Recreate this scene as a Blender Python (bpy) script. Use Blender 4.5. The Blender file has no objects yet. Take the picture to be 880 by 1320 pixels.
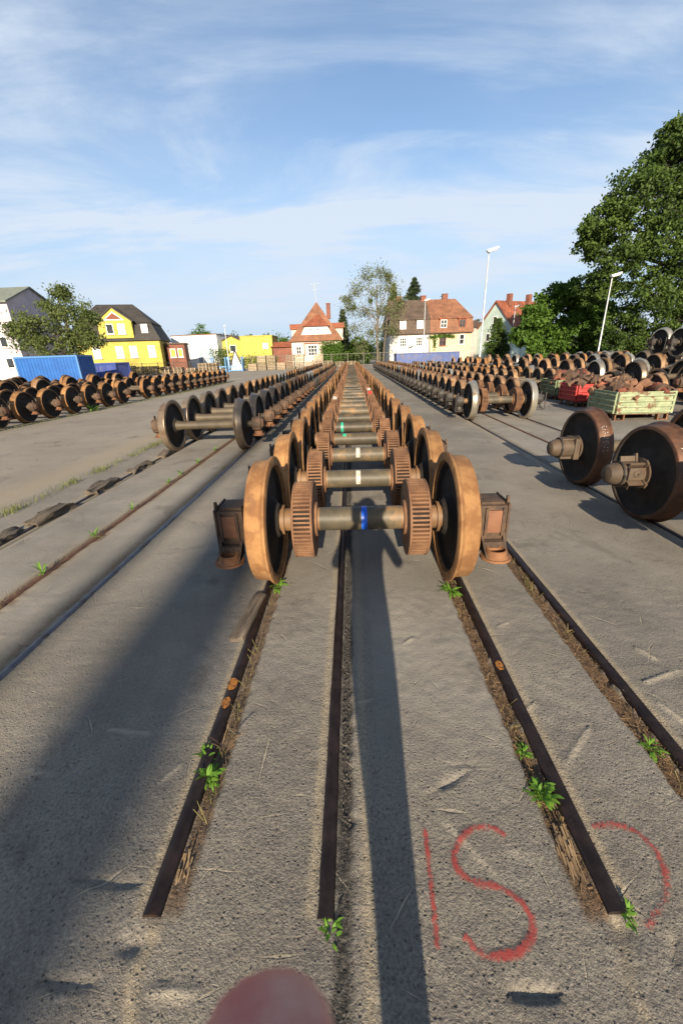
import bpy, bmesh, math, random
import numpy as np
from mathutils import Vector, Matrix, noise as mnoise

random.seed(7)
rng = np.random.default_rng(7)
PI = math.pi
rad = math.radians
scn = bpy.context.scene
col = scn.collection

# ------------------------------------------------------------------ camera
EYE = 1.66
FOC = 510.0 / 1320.0            # focal length over picture height
ROLL = rad(2.0); PITCH = 0.3762; YAW = -0.0347
cy_, sy_, cp_, sp_ = math.cos(YAW), math.sin(YAW), math.cos(PITCH), math.sin(PITCH)
FWD = Vector((sy_*cp_, cy_*cp_, -sp_)); r0 = Vector((cy_, -sy_, 0)); u0 = Vector((sy_*sp_, cy_*sp_, cp_))
RGT = r0*math.cos(ROLL) - u0*math.sin(ROLL)
UPV = u0*math.cos(ROLL) + r0*math.sin(ROLL)
cam_d = bpy.data.cameras.new('camera'); cam = bpy.data.objects.new('camera', cam_d); col.objects.link(cam)
cam.matrix_world = Matrix(((RGT.x, UPV.x, -FWD.x, 0), (RGT.y, UPV.y, -FWD.y, 0), (RGT.z, UPV.z, -FWD.z, EYE), (0, 0, 0, 1)))
cam_d.sensor_fit = 'VERTICAL'; cam_d.sensor_height = 36; cam_d.lens = 36*FOC
cam_d.clip_start = 0.01; cam_d.clip_end = 3000
cam_d.dof.use_dof = True; cam_d.dof.focus_distance = 5.0; cam_d.dof.aperture_fstop = 13
scn.camera = cam

def ray(px, py):
    return FWD + RGT*((px-440)/510) + UPV*((660-py)/510)
def G(px, py, z=0.0):           # where a line of sight meets the height z
    d = ray(px, py); t = (z-EYE)/d.z
    return Vector((d.x*t, d.y*t, z))
def at(px, py, Y):              # where a line of sight meets the depth Y
    d = ray(px, py); t = Y/d.y
    return Vector((d.x*t, Y, EYE+d.z*t))

# ------------------------------------------------------------------ light
SUN_EL = rad(20.5); SUN_AZ = rad(180.3)      # sun behind the photographer
w = bpy.data.worlds.new('World'); scn.world = w; w.use_nodes = True
nt = w.node_tree; nt.nodes.clear()
def N(nt, t, **kw):
    n = nt.nodes.new(t)
    for k, v in kw.items(): setattr(n, k, v)
    return n
def L(nt, a, b): nt.links.new(a, b)
out = N(nt, 'ShaderNodeOutputWorld'); bg = N(nt, 'ShaderNodeBackground'); bg.inputs[1].default_value = 0.07
sky = N(nt, 'ShaderNodeTexSky', sky_type='NISHITA'); sky.sun_disc = False
sky.sun_elevation = SUN_EL; sky.sun_rotation = SUN_AZ; sky.altitude = 100; sky.air_density = 1.0; sky.dust_density = 0.6; sky.ozone_density = 2.0
tc = N(nt, 'ShaderNodeTexCoord'); sep = N(nt, 'ShaderNodeSeparateXYZ'); L(nt, tc.outputs['Generated'], sep.inputs[0])
def M(nt, op, a, b=None, c=None, clamp=False):
    n = N(nt, 'ShaderNodeMath', operation=op); n.use_clamp = clamp
    for i, v in enumerate((a, b, c)):
        if v is None: continue
        if isinstance(v, (int, float)): n.inputs[i].default_value = v
        else: L(nt, v, n.inputs[i])
    return n.outputs[0]
zz = M(nt, 'ADD', M(nt, 'MAXIMUM', sep.outputs[2], 0.0), 0.16)
cx = M(nt, 'DIVIDE', sep.outputs[0], zz); cyy = M(nt, 'DIVIDE', sep.outputs[1], zz)
comb = N(nt, 'ShaderNodeCombineXYZ'); L(nt, cx, comb.inputs[0]); L(nt, cyy, comb.inputs[1])
def wnoise(scale, stretch, det, rough, dist, off, rotz=0.0):
    mp = N(nt, 'ShaderNodeMapping'); mp.inputs['Scale'].default_value = stretch; mp.inputs['Location'].default_value = off
    mp.inputs['Rotation'].default_value = (0, 0, rotz)
    L(nt, comb.outputs[0], mp.inputs[0])
    n = N(nt, 'ShaderNodeTexNoise'); n.inputs['Scale'].default_value = scale; n.inputs['Detail'].default_value = det
    n.inputs['Roughness'].default_value = rough; n.inputs['Distortion'].default_value = dist
    L(nt, mp.outputs[0], n.inputs['Vector']); return n.outputs[0]
def ss(nt, v, a, b):
    n = N(nt, 'ShaderNodeMapRange', interpolation_type='SMOOTHSTEP'); L(nt, v, n.inputs[0])
    n.inputs[1].default_value = a; n.inputs[2].default_value = b; return n.outputs[0]
c1 = ss(nt, wnoise(1.25, (0.55, 1.25, 1), 9, 0.60, 0.5, (3.3, 1.7, 0), rad(-12)), 0.41, 0.68)
c2 = ss(nt, wnoise(0.6, (0.8, 1.1, 1), 6, 0.55, 0.3, (7.1, 4.2, 0), rad(15)), 0.30, 0.70)
el = sep.outputs[2]
band = M(nt, 'MULTIPLY', ss(nt, el, 0.06, 0.20), M(nt, 'SUBTRACT', 1.0, ss(nt, el, 0.34, 0.62)))
hz = M(nt, 'SUBTRACT', 1.0, ss(nt, el, 0.0, 0.36))
cl = M(nt, 'ADD', M(nt, 'MULTIPLY', c1, M(nt, 'ADD', 0.16, M(nt, 'MULTIPLY', band, 0.84))), M(nt, 'MULTIPLY', c2, M(nt, 'ADD', 0.24, M(nt, 'MULTIPLY', hz, 0.45))))
cl = M(nt, 'MINIMUM', M(nt, 'ADD', cl, M(nt, 'MULTIPLY', hz, 0.25)), 0.92)
mx = N(nt, 'ShaderNodeMix', data_type='RGBA'); hzm = N(nt, 'ShaderNodeMix', data_type='RGBA'); L(nt, M(nt, 'MULTIPLY', M(nt, 'SUBTRACT', 1.0, ss(nt, el, 0.0, 0.42)), .92), hzm.inputs[0]); L(nt, sky.outputs[0], hzm.inputs[6]); hzm.inputs[7].default_value = (2.75, 3.75, 5.0, 1)
L(nt, cl, mx.inputs[0]); L(nt, hzm.outputs[2], mx.inputs[6])
mx.inputs[7].default_value = (4.15, 4.70, 5.45, 1)
L(nt, mx.outputs[2], bg.inputs[0]); L(nt, bg.outputs[0], out.inputs[0])

sl = bpy.data.lights.new('sun', 'SUN'); sl.energy = 4.2; sl.angle = rad(0.5); sl.color = (1.0, 0.86, 0.66)
sun = bpy.data.objects.new('sun', sl); col.objects.link(sun)
sd = Vector((math.sin(SUN_AZ)*math.cos(SUN_EL), math.cos(SUN_AZ)*math.cos(SUN_EL), math.sin(SUN_EL)))
sun.rotation_euler = (-sd).to_track_quat('-Z', 'Y').to_euler(); sun.location = (0, -30, 40)
vs = scn.view_settings; vs.view_transform = 'Standard'; vs.look = 'None'; vs.gamma = 1; vs.exposure = 1.32
scn.cycles.max_bounces = 6; scn.cycles.transparent_max_bounces = 8
scn.cycles.use_denoising = True

# ------------------------------------------------------------------ helpers
class MB:
    def __init__(s): s.bm = bmesh.new()
    def _mat(s, n0, mi):
        s.bm.faces.ensure_lookup_table()
        for f in s.bm.faces[n0:]: f.material_index = mi
    def box(s, c, size, mi=0, rot=None, bev=0.0):
        n0 = len(s.bm.faces)
        m = Matrix.Translation(Vector(c)) @ (rot.to_4x4() if rot else Matrix.Identity(4)) @ Matrix.Diagonal((*size, 1))
        r = bmesh.ops.create_cube(s.bm, size=1, matrix=m)
        if bev > 0:
            es = {e for v in r['verts'] for e in v.link_edges}
            bmesh.ops.bevel(s.bm, geom=list(es), offset=bev, segments=2, affect='EDGES', profile=0.6)
        s._mat(n0, mi); return s
    def lathe(s, prof, n=48, axis='x', c=(0, 0, 0), mi=0, closed=True, mis=None, a0=0.0, a1=2*PI):
        c = Vector(c); full = abs(a1-a0-2*PI) < 1e-6
        rings = []
        for k in range(n if full else n+1):
            a = a0+(a1-a0)*k/n; ca, sa = math.cos(a), math.sin(a)
            ring = []
            for (h, r) in prof:
                p = {'x': (h, r*ca, r*sa), 'y': (r*ca, h, r*sa), 'z': (r*ca, r*sa, h)}[axis]
                ring.append(s.bm.verts.new(c+Vector(p)))
            rings.append(ring)
        m = len(prof)
        for k in range(n):
            A, B = rings[k], rings[(k+1) % len(rings)]
            for j in range(m if closed else m-1):
                j2 = (j+1) % m
                try: f = s.bm.faces.new((A[j], A[j2], B[j2], B[j]))
                except ValueError: continue
                f.material_index = mis[j] if mis else mi
        return s
    def tube(s, pts, rs, n=8, mi=0, cap=True):
        pts = [Vector(p) for p in pts]
        if isinstance(rs, (int, float)): rs = [rs]*len(pts)
        rings = []; ref = Vector((0.31, 0.77, 0.55))
        for i, p in enumerate(pts):
            t = (pts[min(i+1, len(pts)-1)]-pts[max(i-1, 0)]).normalized()
            u = t.cross(ref)
            if u.length < 1e-3: u = t.cross(Vector((1, 0, 0)))
            u.normalize(); v = t.cross(u)
            rings.append([s.bm.verts.new(p+(u*math.cos(2*PI*k/n)+v*math.sin(2*PI*k/n))*rs[i]) for k in range(n)])
        n0 = len(s.bm.faces)
        for A, B in zip(rings, rings[1:]):
            for k in range(n): s.bm.faces.new((A[k], A[(k+1) % n], B[(k+1) % n], B[k]))
        if cap: s.bm.faces.new(rings[0][::-1]); s.bm.faces.new(rings[-1])
        s._mat(n0, mi); return s
    def poly(s, pts, mi=0):
        f = s.bm.faces.new([s.bm.verts.new(Vector(p)) for p in pts]); f.material_index = mi; return s
    def prism(s, pts, d, mi=0):   # closed solid: outline pts pushed along d
        d = Vector(d); a = [s.bm.verts.new(Vector(p)) for p in pts]; b = [s.bm.verts.new(Vector(p)+d) for p in pts]
        n0 = len(s.bm.faces); n = len(a)
        s.bm.faces.new(a[::-1]); s.bm.faces.new(b)
        for i in range(n): s.bm.faces.new((a[i], a[(i+1) % n], b[(i+1) % n], b[i]))
        s._mat(n0, mi); return s
    def build(s, name, mats, parent=None, smooth=35, loc=None):
        bmesh.ops.recalc_face_normals(s.bm, faces=s.bm.faces)
        me = bpy.data.meshes.new(name); s.bm.to_mesh(me); s.bm.free()
        for m in (mats if isinstance(mats, (list, tuple)) else [mats]): me.materials.append(m)
        if smooth:
            me.polygons.foreach_set('use_smooth', [True]*len(me.polygons)); me.set_sharp_from_angle(angle=rad(smooth))
        o = bpy.data.objects.new(name, me); col.objects.link(o)
        if parent: o.parent = parent
        if loc is not None: o.location = loc
        return o

def mesh_np(name, V, Fq, mats, parent=None, midx=None, smooth=False):
    me = bpy.data.meshes.new(name); V = np.asarray(V, np.float32); Fq = np.asarray(Fq, np.int32)
    me.vertices.add(len(V)); me.vertices.foreach_set('co', V.ravel())
    k = Fq.shape[1]; me.loops.add(Fq.size); me.loops.foreach_set('vertex_index', Fq.ravel())
    me.polygons.add(len(Fq)); me.polygons.foreach_set('loop_start', np.arange(0, Fq.size, k, dtype=np.int32))
    me.update(calc_edges=True)
    for m in (mats if isinstance(mats, (list, tuple)) else [mats]): me.materials.append(m)
    if midx is not None: me.polygons.foreach_set('material_index', np.asarray(midx, np.int32))
    if smooth: me.polygons.foreach_set('use_smooth', [True]*len(Fq))
    o = bpy.data.objects.new(name, me); col.objects.link(o)
    if parent: o.parent = parent
    return o

def tag(o, label=None, cat=None, group=None, kind=None):
    if label: o['label'] = label
    if cat: o['category'] = cat
    if group: o['group'] = group
    if kind: o['kind'] = kind
    return o
def thing(name, label, cat, loc=(0, 0, 0), rz=0.0, group=None):
    o = bpy.data.objects.new(name, None); col.objects.link(o); o.location = loc; o.rotation_euler = (0, 0, rz)
    o.empty_display_size = 0.2
    return tag(o, label, cat, group)
def copy_tree(o, parent=None):
    c = o.copy(); col.objects.link(c); c.parent = parent
    for ch in list(o.children): copy_tree(ch, c)
    return c

# ------------------------------------------------------------------ materials
MATS = {}
def mat(name, c1, c2=None, scale=6.0, rough=0.8, metal=0.0, bump=0.0, bscale=40.0, detail=6, vary=0.0, c3=None, s3=1.2, t3=(0.5, 0.65), lo=0.35, hi=0.65, spec=0.4, stretch=None):
    if name in MATS: return MATS[name]
    m = bpy.data.materials.new(name); m.use_nodes = True; nt = m.node_tree; b = nt.nodes['Principled BSDF']
    b.inputs['Roughness'].default_value = rough; b.inputs['Metallic'].default_value = metal
    b.inputs['Specular IOR Level'].default_value = spec
    tc = N(nt, 'ShaderNodeTexCoord'); oi = N(nt, 'ShaderNodeObjectInfo')
    add = N(nt, 'ShaderNodeVectorMath', operation='MULTIPLY_ADD')
    L(nt, oi.outputs['Random'], add.inputs[0]); add.inputs[1].default_value = (37, 17, 53); L(nt, tc.outputs['Object'], add.inputs[2])
    vec = add.outputs[0]
    if stretch:
        mp = N(nt, 'ShaderNodeMapping'); mp.inputs['Scale'].default_value = stretch; L(nt, vec, mp.inputs[0]); vec = mp.outputs[0]
    def noi(sc, det, r=0.6):
        n = N(nt, 'ShaderNodeTexNoise'); n.inputs['Scale'].default_value = sc; n.inputs['Detail'].default_value = det; n.inputs['Roughness'].default_value = r
        L(nt, vec, n.inputs['Vector']); return n.outputs[0]
    def rgb(c): return (c[0], c[1], c[2], 1)
    if c2 is not None:
        mxx = N(nt, 'ShaderNodeMix', data_type='RGBA'); L(nt, ss(nt, noi(scale, detail), lo, hi), mxx.inputs[0])
        mxx.inputs[6].default_value = rgb(c1); mxx.inputs[7].default_value = rgb(c2); cur = mxx.outputs[2]
    else:
        r_ = N(nt, 'ShaderNodeRGB'); r_.outputs[0].default_value = rgb(c1); cur = r_.outputs[0]
    if c3 is not None:
        m3 = N(nt, 'ShaderNodeMix', data_type='RGBA'); L(nt, ss(nt, noi(s3, 7, 0.7), *t3), m3.inputs[0]); L(nt, cur, m3.inputs[6]); m3.inputs[7].default_value = rgb(c3); cur = m3.outputs[2]
    if vary:
        hs = N(nt, 'ShaderNodeHueSaturation'); L(nt, cur, hs.inputs['Color'])
        L(nt, M(nt, 'MULTIPLY_ADD', oi.outputs['Random'], 2*vary, 1-vary), hs.inputs['Value'])
        cur = hs.outputs[0]
    L(nt, cur, b.inputs['Base Color'])
    if bump:
        bp = N(nt, 'ShaderNodeBump'); bp.inputs['Strength'].default_value = 1.0; bp.inputs['Distance'].default_value = bump
        L(nt, noi(bscale, 5), bp.inputs['Height']); L(nt, bp.outputs[0], b.inputs['Normal'])
    MATS[name] = m; return m

tread_rust = mat('tread rust', (0.180, 0.082, 0.029), (0.285, 0.148, 0.056), 9, 0.85, 0, 0.0012, 60, vary=0.22, c3=(0.12, 0.055, 0.030), s3=5, t3=(0.55, 0.75))
tread_grey = mat('tread worn steel', (0.16, 0.12, 0.085), (0.24, 0.185, 0.13), 5, 0.42, 0.5, 0.0006, 60, vary=0.2, c3=(0.14, 0.075, 0.040), s3=3)
tread_bright = mat('tread bare steel', (0.42, 0.38, 0.30), (0.52, 0.47, 0.38), 5, 0.34, 0.75, 0.0005, 60, vary=0.15, c3=(0.22, 0.13, 0.065), s3=2.5, t3=(0.56, 0.7))
tread_dark = mat('tread brown rust', (0.055, 0.027, 0.016), (0.105, 0.049, 0.025), 7, 0.55, 0.15, 0.001, 60, vary=0.25, c3=(0.05, 0.03, 0.022), s3=4)
tread_tan = mat('tread tan rust', (0.20, 0.115, 0.058), (0.31, 0.19, 0.10), 6, 0.6, 0.15, 0.001, 60, vary=0.3, c3=(0.14, 0.066, 0.03), s3=4)
web_dark = mat('wheel web grime', (0.012, 0.0095, 0.0075), (0.026, 0.019, 0.014), 7, 0.85, 0, 0.001, 50, vary=0.2)
web_rust = mat('wheel web rust', (0.035, 0.019, 0.012), (0.066, 0.033, 0.018), 7, 0.85, 0, 0.001, 50, vary=0.25)
disc_rust = mat('brake disc rust', (0.115, 0.057, 0.030), (0.185, 0.094, 0.048), 9, 0.85, 0, 0.001, 70, vary=0.18)
disc_core = mat('brake disc core', (0.012, 0.010, 0.008), rough=0.9)
axle_dark = mat('axle lacquer', (0.044, 0.038, 0.027), (0.090, 0.070, 0.044), 3.0, 0.52, 0.0, 0.0004, 60, spec=.3, vary=0.35, c3=(0.16, 0.095, 0.045), s3=3.0, t3=(0.52, 0.66))
axle_olive = mat('axle olive', (0.062, 0.048, 0.031), (0.092, 0.070, 0.044), 4, 0.6, 0.05, 0.0005, 60, vary=0.2)
axle_seat = mat('axle seat brown', (0.12, 0.066, 0.032), (0.17, 0.098, 0.048), 5, 0.6, 0.05, 0.0005, 60, vary=0.2)
box_cast = mat('bearing housing casting', (0.050, 0.032, 0.022), (0.098, 0.058, 0.034), 9, 0.8, 0, 0.0012, 60, vary=0.25)
box_dark = mat('bearing housing black', (0.018, 0.017, 0.016), (0.045, 0.035, 0.028), 9, 0.6, 0, 0.001, 60, vary=0.25)
pad_rust = mat('housing pad rust', (0.12, 0.052, 0.028), (0.16, 0.074, 0.040), 10, 0.8, 0, 0.0006, 60, vary=0.2)
seat_rust = mat('spring seat rust', (0.11, 0.050, 0.024), (0.19, 0.086, 0.038), 10, 0.85, 0, 0.001, 70, vary=0.2)
cap_tan = mat('bearing cap dusty brown', (0.052, 0.036, 0.024), (0.082, 0.057, 0.038), 8, 0.7, 0, 0.0008, 60, vary=0.12, c3=(0.07, 0.042, 0.025), s3=6)
blk = mat('black rubber', (0.018, 0.017, 0.017), rough=0.6)
white_p = mat('white sticker', (0.46, 0.44, 0.39), (0.28, 0.25, 0.20), 25, 0.6)
blue_t = mat('blue tape', (0.012, 0.10, 0.55), rough=0.4)
green_t = mat('green tape', (0.03, 0.30, 0.19), rough=0.4)
red_t = mat('red tag', (0.5, 0.04, 0.03), rough=0.5)
yel_t = mat('yellow tag', (0.65, 0.55, 0.02), rough=0.5)
rail_steel = mat('rail dark steel', (0.022, 0.015, 0.014), (0.042, 0.028, 0.024), 14, 0.42, 0.55, 0.0006, 90, c3=(0.075, 0.036, 0.020), s3=3.5, t3=(0.58, 0.72))
rail_rust = mat('rail rust', (0.075, 0.036, 0.022), (0.12, 0.058, 0.034), 12, 0.75, 0.1, 0.001, 60)
rail_blue = mat('rail polished grey', (0.085, 0.085, 0.095), (0.13, 0.128, 0.135), 14, 0.38, 0.55, 0.0005, 60, c3=(0.07, 0.05, 0.035), s3=4)
spot_or = mat('orange paint spot', (0.40, 0.15, 0.014), (0.22, 0.085, 0.02), 60, 0.7, c3=(.05, .03, .02), s3=55, t3=(.5, .58))
timber = mat('old timber', (0.075, 0.058, 0.042), (0.15, 0.118, 0.085), 5, 0.9, 0, 0.004, 30, vary=0.2, stretch=(9, 0.7, 9), c3=(0.05, 0.036, 0.025), s3=2)
pallet_w = mat('pallet wood', (0.20, 0.155, 0.105), (0.31, 0.245, 0.17), 4, 0.9, vary=0.35)
galv = mat('galvanised steel', (0.36, 0.37, 0.38), (0.46, 0.47, 0.47), 3, 0.45, 0.2)
lamp_w = mat('lamp head pale', (0.62, 0.60, 0.55), rough=0.5)
bark = mat('bark', (0.075, 0.060, 0.042), (0.13, 0.105, 0.078), 4, 0.95, vary=0.2)
bark_d = mat('bark dark', (0.030, 0.024, 0.017), (0.055, 0.043, 0.030), 4, 0.95, vary=0.2)
glass = mat('window glass', (0.022, 0.026, 0.031), (0.05, 0.057, 0.064), 0.6, 0.22, 0, spec=0.25, vary=0.4)
blind = mat('window blind', (0.62, 0.61, 0.62), (0.55, 0.55, 0.58), 2, 0.6)
frame_w = mat('white frame', (0.72, 0.71, 0.68), rough=0.5)
def wallmat(n, c, d=0.86): return mat(n, tuple(x*d for x in c), c, 0.9, 0.9, 0, 0.006, 3, c3=tuple(x*0.62 for x in c), s3=0.5, t3=(0.50, 0.78))

def tiles(name, c1, c2, sx=3.2, sz=3.0, slate=False):
    if name in MATS: return MATS[name]
    m = bpy.data.materials.new(name); m.use_nodes = True; nt = m.node_tree; b = nt.nodes['Principled BSDF']; b.inputs['Roughness'].default_value = 0.8
    tc = N(nt, 'ShaderNodeTexCoord'); sp = N(nt, 'ShaderNodeSeparateXYZ'); L(nt, tc.outputs['Object'], sp.inputs[0])
    cb = N(nt, 'ShaderNodeCombineXYZ'); L(nt, M(nt, 'ADD', sp.outputs[0], M(nt, 'MULTIPLY', sp.outputs[1], 0.37)), cb.inputs[0]); L(nt, sp.outputs[2], cb.inputs[1])
    br = N(nt, 'ShaderNodeTexBrick'); L(nt, cb.outputs[0], br.inputs['Vector']); br.inputs['Scale'].default_value = 1.0
    br.inputs['Brick Width'].default_value = 0.30; br.inputs['Row Height'].default_value = 0.24; br.inputs['Mortar Size'].default_value = 0.025
    br.inputs['Color1'].default_value = (*c1, 1); br.inputs['Color2'].default_value = (*c2, 1); br.inputs['Mortar'].default_value = (c1[0]*.45, c1[1]*.45, c1[2]*.45, 1)
    n = N(nt, 'ShaderNodeTexNoise'); n.inputs['Scale'].default_value = 0.8; n.inputs['Detail'].default_value = 6; L(nt, tc.outputs['Object'], n.inputs['Vector'])
    mxx = N(nt, 'ShaderNodeMix', data_type='RGBA', blend_type='MULTIPLY'); mxx.inputs[0].default_value = 1
    L(nt, br.outputs[0], mxx.inputs[6]); cr = N(nt, 'ShaderNodeMapRange'); L(nt, n.outputs[0], cr.inputs[0]); cr.inputs[1].default_value = .3; cr.inputs[2].default_value = .7; cr.inputs[3].default_value = .65; cr.inputs[4].default_value = 1.15
    cc = N(nt, 'ShaderNodeCombineXYZ')
    for i in range(3): L(nt, cr.outputs[0], cc.inputs[i])
    L(nt, cc.outputs[0], mxx.inputs[7]); L(nt, mxx.outputs[2], b.inputs['Base Color']); MATS[name] = m; return m
tile_red = tiles('red roof tiles', (0.29, 0.085, 0.038), (0.22, 0.066, 0.032))
tile_or = tiles('orange roof tiles', (0.27, 0.118, 0.060), (0.205, 0.088, 0.047))
tile_br = tiles('brown roof tiles', (0.12, 0.080, 0.055), (0.085, 0.060, 0.045))
tile_dk = tiles('charcoal roof tiles', (0.050, 0.043, 0.038), (0.036, 0.032, 0.029))
brick_r = tiles('red brick', (0.24, 0.085, 0.05), (0.19, 0.07, 0.045))

def foliage(name, c1, c2, trans=0.35):
    if name in MATS: return MATS[name]
    m = bpy.data.materials.new(name); m.use_nodes = True; nt = m.node_tree; b = nt.nodes['Principled BSDF']
    b.inputs['Roughness'].default_value = 0.6; b.inputs['Specular IOR Level'].default_value = 0.25
    ge = N(nt, 'ShaderNodeNewGeometry'); tc = N(nt, 'ShaderNodeTexCoord')
    n = N(nt, 'ShaderNodeTexNoise'); n.inputs['Scale'].default_value = 0.5; n.inputs['Detail'].default_value = 3; L(nt, tc.outputs['Object'], n.inputs['Vector'])
    f = M(nt, 'ADD', M(nt, 'MULTIPLY', ge.outputs['Random Per Island'], 0.6), M(nt, 'MULTIPLY', ss(nt, n.outputs[0], .35, .65), 0.4), clamp=True)
    mxx = N(nt, 'ShaderNodeMix', data_type='RGBA'); L(nt, f, mxx.inputs[0]); mxx.inputs[6].default_value = (*c1, 1); mxx.inputs[7].default_value = (*c2, 1)
    L(nt, mxx.outputs[2], b.inputs['Base Color'])
    t = N(nt, 'ShaderNodeBsdfTranslucent'); L(nt, mxx.outputs[2], t.inputs[0]); ms = N(nt, 'ShaderNodeMixShader'); ms.inputs[0].default_value = trans
    L(nt, b.outputs[0], ms.inputs[1]); L(nt, t.outputs[0], ms.inputs[2]); L(nt, ms.outputs[0], nt.nodes['Material Output'].inputs[0])
    MATS[name] = m; return m
leaf_deep = foliage('deep green leaves', (0.016, 0.036, 0.008), (0.105, 0.165, 0.032))
leaf_mid = foliage('fresh green leaves', (0.040, 0.085, 0.012), (0.105, 0.190, 0.028))
leaf_olive = foliage('olive leaves', (0.055, 0.085, 0.022), (0.150, 0.180, 0.055))
leaf_pale = foliage('pale spring leaves', (0.085, 0.105, 0.040), (0.190, 0.205, 0.090))
leaf_fir = foliage('conifer needles', (0.014, 0.026, 0.010), (0.035, 0.052, 0.022), 0.1)
leaf_far = foliage('distant leaves', (0.050, 0.080, 0.026), (0.095, 0.135, 0.045))
weed_leaf = foliage('weed leaves', (0.085, 0.200, 0.020), (0.19, 0.34, 0.05))
dry_straw = foliage('dry straw', (0.085, 0.050, 0.024), (0.27, 0.17, 0.085), 0.1)
grass_leaf = foliage('yard grass', (0.105, 0.140, 0.030), (0.25, 0.25, 0.085))

# ------------------------------------------------------------------ ground
RC = (-0.68, -0.12, 0.80, 1.385)        # bars of the middle track
RL = (-3.57, -2.66, -2.06)
RR = (3.0, 3.72, 4.48)
RAIL_END = 0.70
def axis_steps(spec):
    a = []
    for (lo, hi, st) in spec: a += list(np.arange(lo, hi-1e-6, st))
    return a
def geo(x0, x1, st, k=1.5):
    a = []; x = x0
    while abs(x) < abs(x1): x += st; a.append(x); st *= k
    return a
xs = sorted(geo(-4.8, -900, -.2)+axis_steps([(-4.8, -1.3, .05), (-1.3, 1.7, .0125), (1.7, 5.0, .04)])+[5.0]+geo(5.0, 900, .2))
ys = sorted(geo(0.2, -120, -.15)+axis_steps([(0.2, 2.6, .0125), (2.6, 6, .06), (6, 20, .3), (20, 70, 2)])+[70]+geo(70, 1500, 4))
xs = np.array(xs); ys = np.array(ys); NX, NY = len(xs), len(ys)
XX, YY = np.meshgrid(xs, ys)
def sstep(v, a, b):
    t = np.clip((v-a)/(b-a), 0, 1); return t*t*(3-2*t)
def slot(X, lo, hi, e=0.012): return sstep(X, lo-e, lo+e)*(1-sstep(X, hi-e, hi+e))
nz = np.array([mnoise.noise(Vector((x*3.1, y*3.1, 0))) if abs(x) < 6 and -1 < y < 12 else 0 for x, y in zip(XX.ravel(), YY.ravel())]).reshape(XX.shape)
nz2 = np.array([mnoise.fractal(Vector((x*14, y*14, 3)), 1.0, 2.0, 3) if abs(x) < 3 and 0 < y < 5 else 0 for x, y in zip(XX.ravel(), YY.ravel())]).reshape(XX.shape)
near = 1-sstep(YY, 3, 12)
inY = sstep(YY, RAIL_END-0.03, RAIL_END+0.02)*(1-sstep(YY, 56, 58))
Xw = XX+0.012*nz2+0.006*nz
g_left = slot(Xw, RC[0]+.03, RC[0]+.095)*inY
g_mid = slot(Xw, RC[1]+.03, RC[1]+.085)*(1-sstep(YY, 56, 58))
g_right = slot(Xw, RC[2]-.105, RC[2]-.03)*inY
g_out = slot(Xw, RC[3]-.12, RC[3]-.03)*inY
g_l1 = slot(Xw, RL[2]-.125, RL[2]-.04); g_l2 = slot(Xw, RL[1]-.055, RL[1]+.055); g_l3 = slot(Xw, RL[0]+.03, RL[0]+.10)
g_r1 = slot(Xw, RR[0]+.03, RR[0]+.10); g_r2 = slot(Xw, RR[1]-.05, RR[1]+.05); g_r3 = slot(Xw, RR[2]-.10, RR[2]-.03)
rust = np.clip(g_right+g_out+0.8*g_left+g_l2+0.6*g_l1+0.4*g_r2+.4*g_r3, 0, 1)
dark = np.clip(g_mid+0.7*g_l3+0.6*g_r1, 0, 1)
dep = sstep(YY, .66, 1.15)
ZZ = -0.028*((g_left+g_right)*dep+g_out+g_mid*(.35+.65*dep))-0.018*(g_l1+g_l3+g_r1+g_r3+g_r2)-0.008*g_l2
ZZ = ZZ+near*(0.004*nz+0.0028*nz2)*np.where((abs(XX) < 5), 1, 0)
# broken hollows behind the bar ends, and the filled cracks that carry the bars' lines on
def blob(cx, cy, rx, ry): return np.exp(-(((XX-cx)/rx)**2+((YY-cy)/ry)**2))
pl = G(172, 1215); pr = G(806, 1196); pm = G(408, 1212)
ZZ -= (0.013*blob(pl.x, pl.y, .06, .03)+0.008*blob(pr.x, pr.y, .05, .03)+0.006*blob(pm.x, pm.y, .03, .03))*(1+.8*nz2)
sand = np.zeros_like(XX)
for xr in RC: sand = np.maximum(sand, np.exp(-((XX-xr+(.048 if xr < .3 else -.048))/.017)**2)*inY)
for xr, hw in ((RL[2], .16), (RL[0], .12), (RR[0], .12), (RL[1], .1)): sand = np.maximum(sand, np.exp(-((XX-xr)/hw)**2)*0.7)
def crack(p, q, wd):
    t = np.clip((YY-q.y)/(p.y-q.y), -.6, 1); cxx = q.x+(p.x-q.x)*t+0.012*np.sin(YY*31)
    return np.exp(-((XX-cxx)/wd)**2)*(1-sstep(YY, p.y-.01, p.y+.03))
sand = np.maximum(sand, crack(G(195, 1195), G(165, 1320), .022)); ZZ += .008*crack(G(190, 1195), G(168, 1320), .02)
sand = np.maximum(sand, .8*crack(G(790, 1180), G(836, 1320), .014)); ZZ -= .010*crack(G(784, 1185), G(828, 1320), .014)
sand = np.maximum(sand, .8*np.exp(-((XX-RC[1]-.135)/.02)**2)*(1-sstep(YY, 3, 6)))
slab = np.clip(slot(XX, RL[0]-.1, RL[2]-.06, .03)+slot(XX, RR[0]-.05, 6.0, .05), 0, 1)*0.9
slab = np.maximum(slab, 0.85*(1-sstep(XX, -4.5, -4.2)))
slab = np.maximum(slab, (0.55+.12*nz)*sstep(YY, .75, 2.2)); slab = np.maximum(slab, 0.85*slot(XX, .08, RC[2]-.1)*sstep(YY, .8, 1.9))
sand = np.maximum(sand, .75*np.exp(-((XX+4.75)/.35)**2)); slab = np.maximum(slab, 0.6*sstep(YY, 12, 30)*(XX > 5))
road = (1-sstep(XX, -4.6, -4.3))
scar = np.zeros_like(XX)
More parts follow.
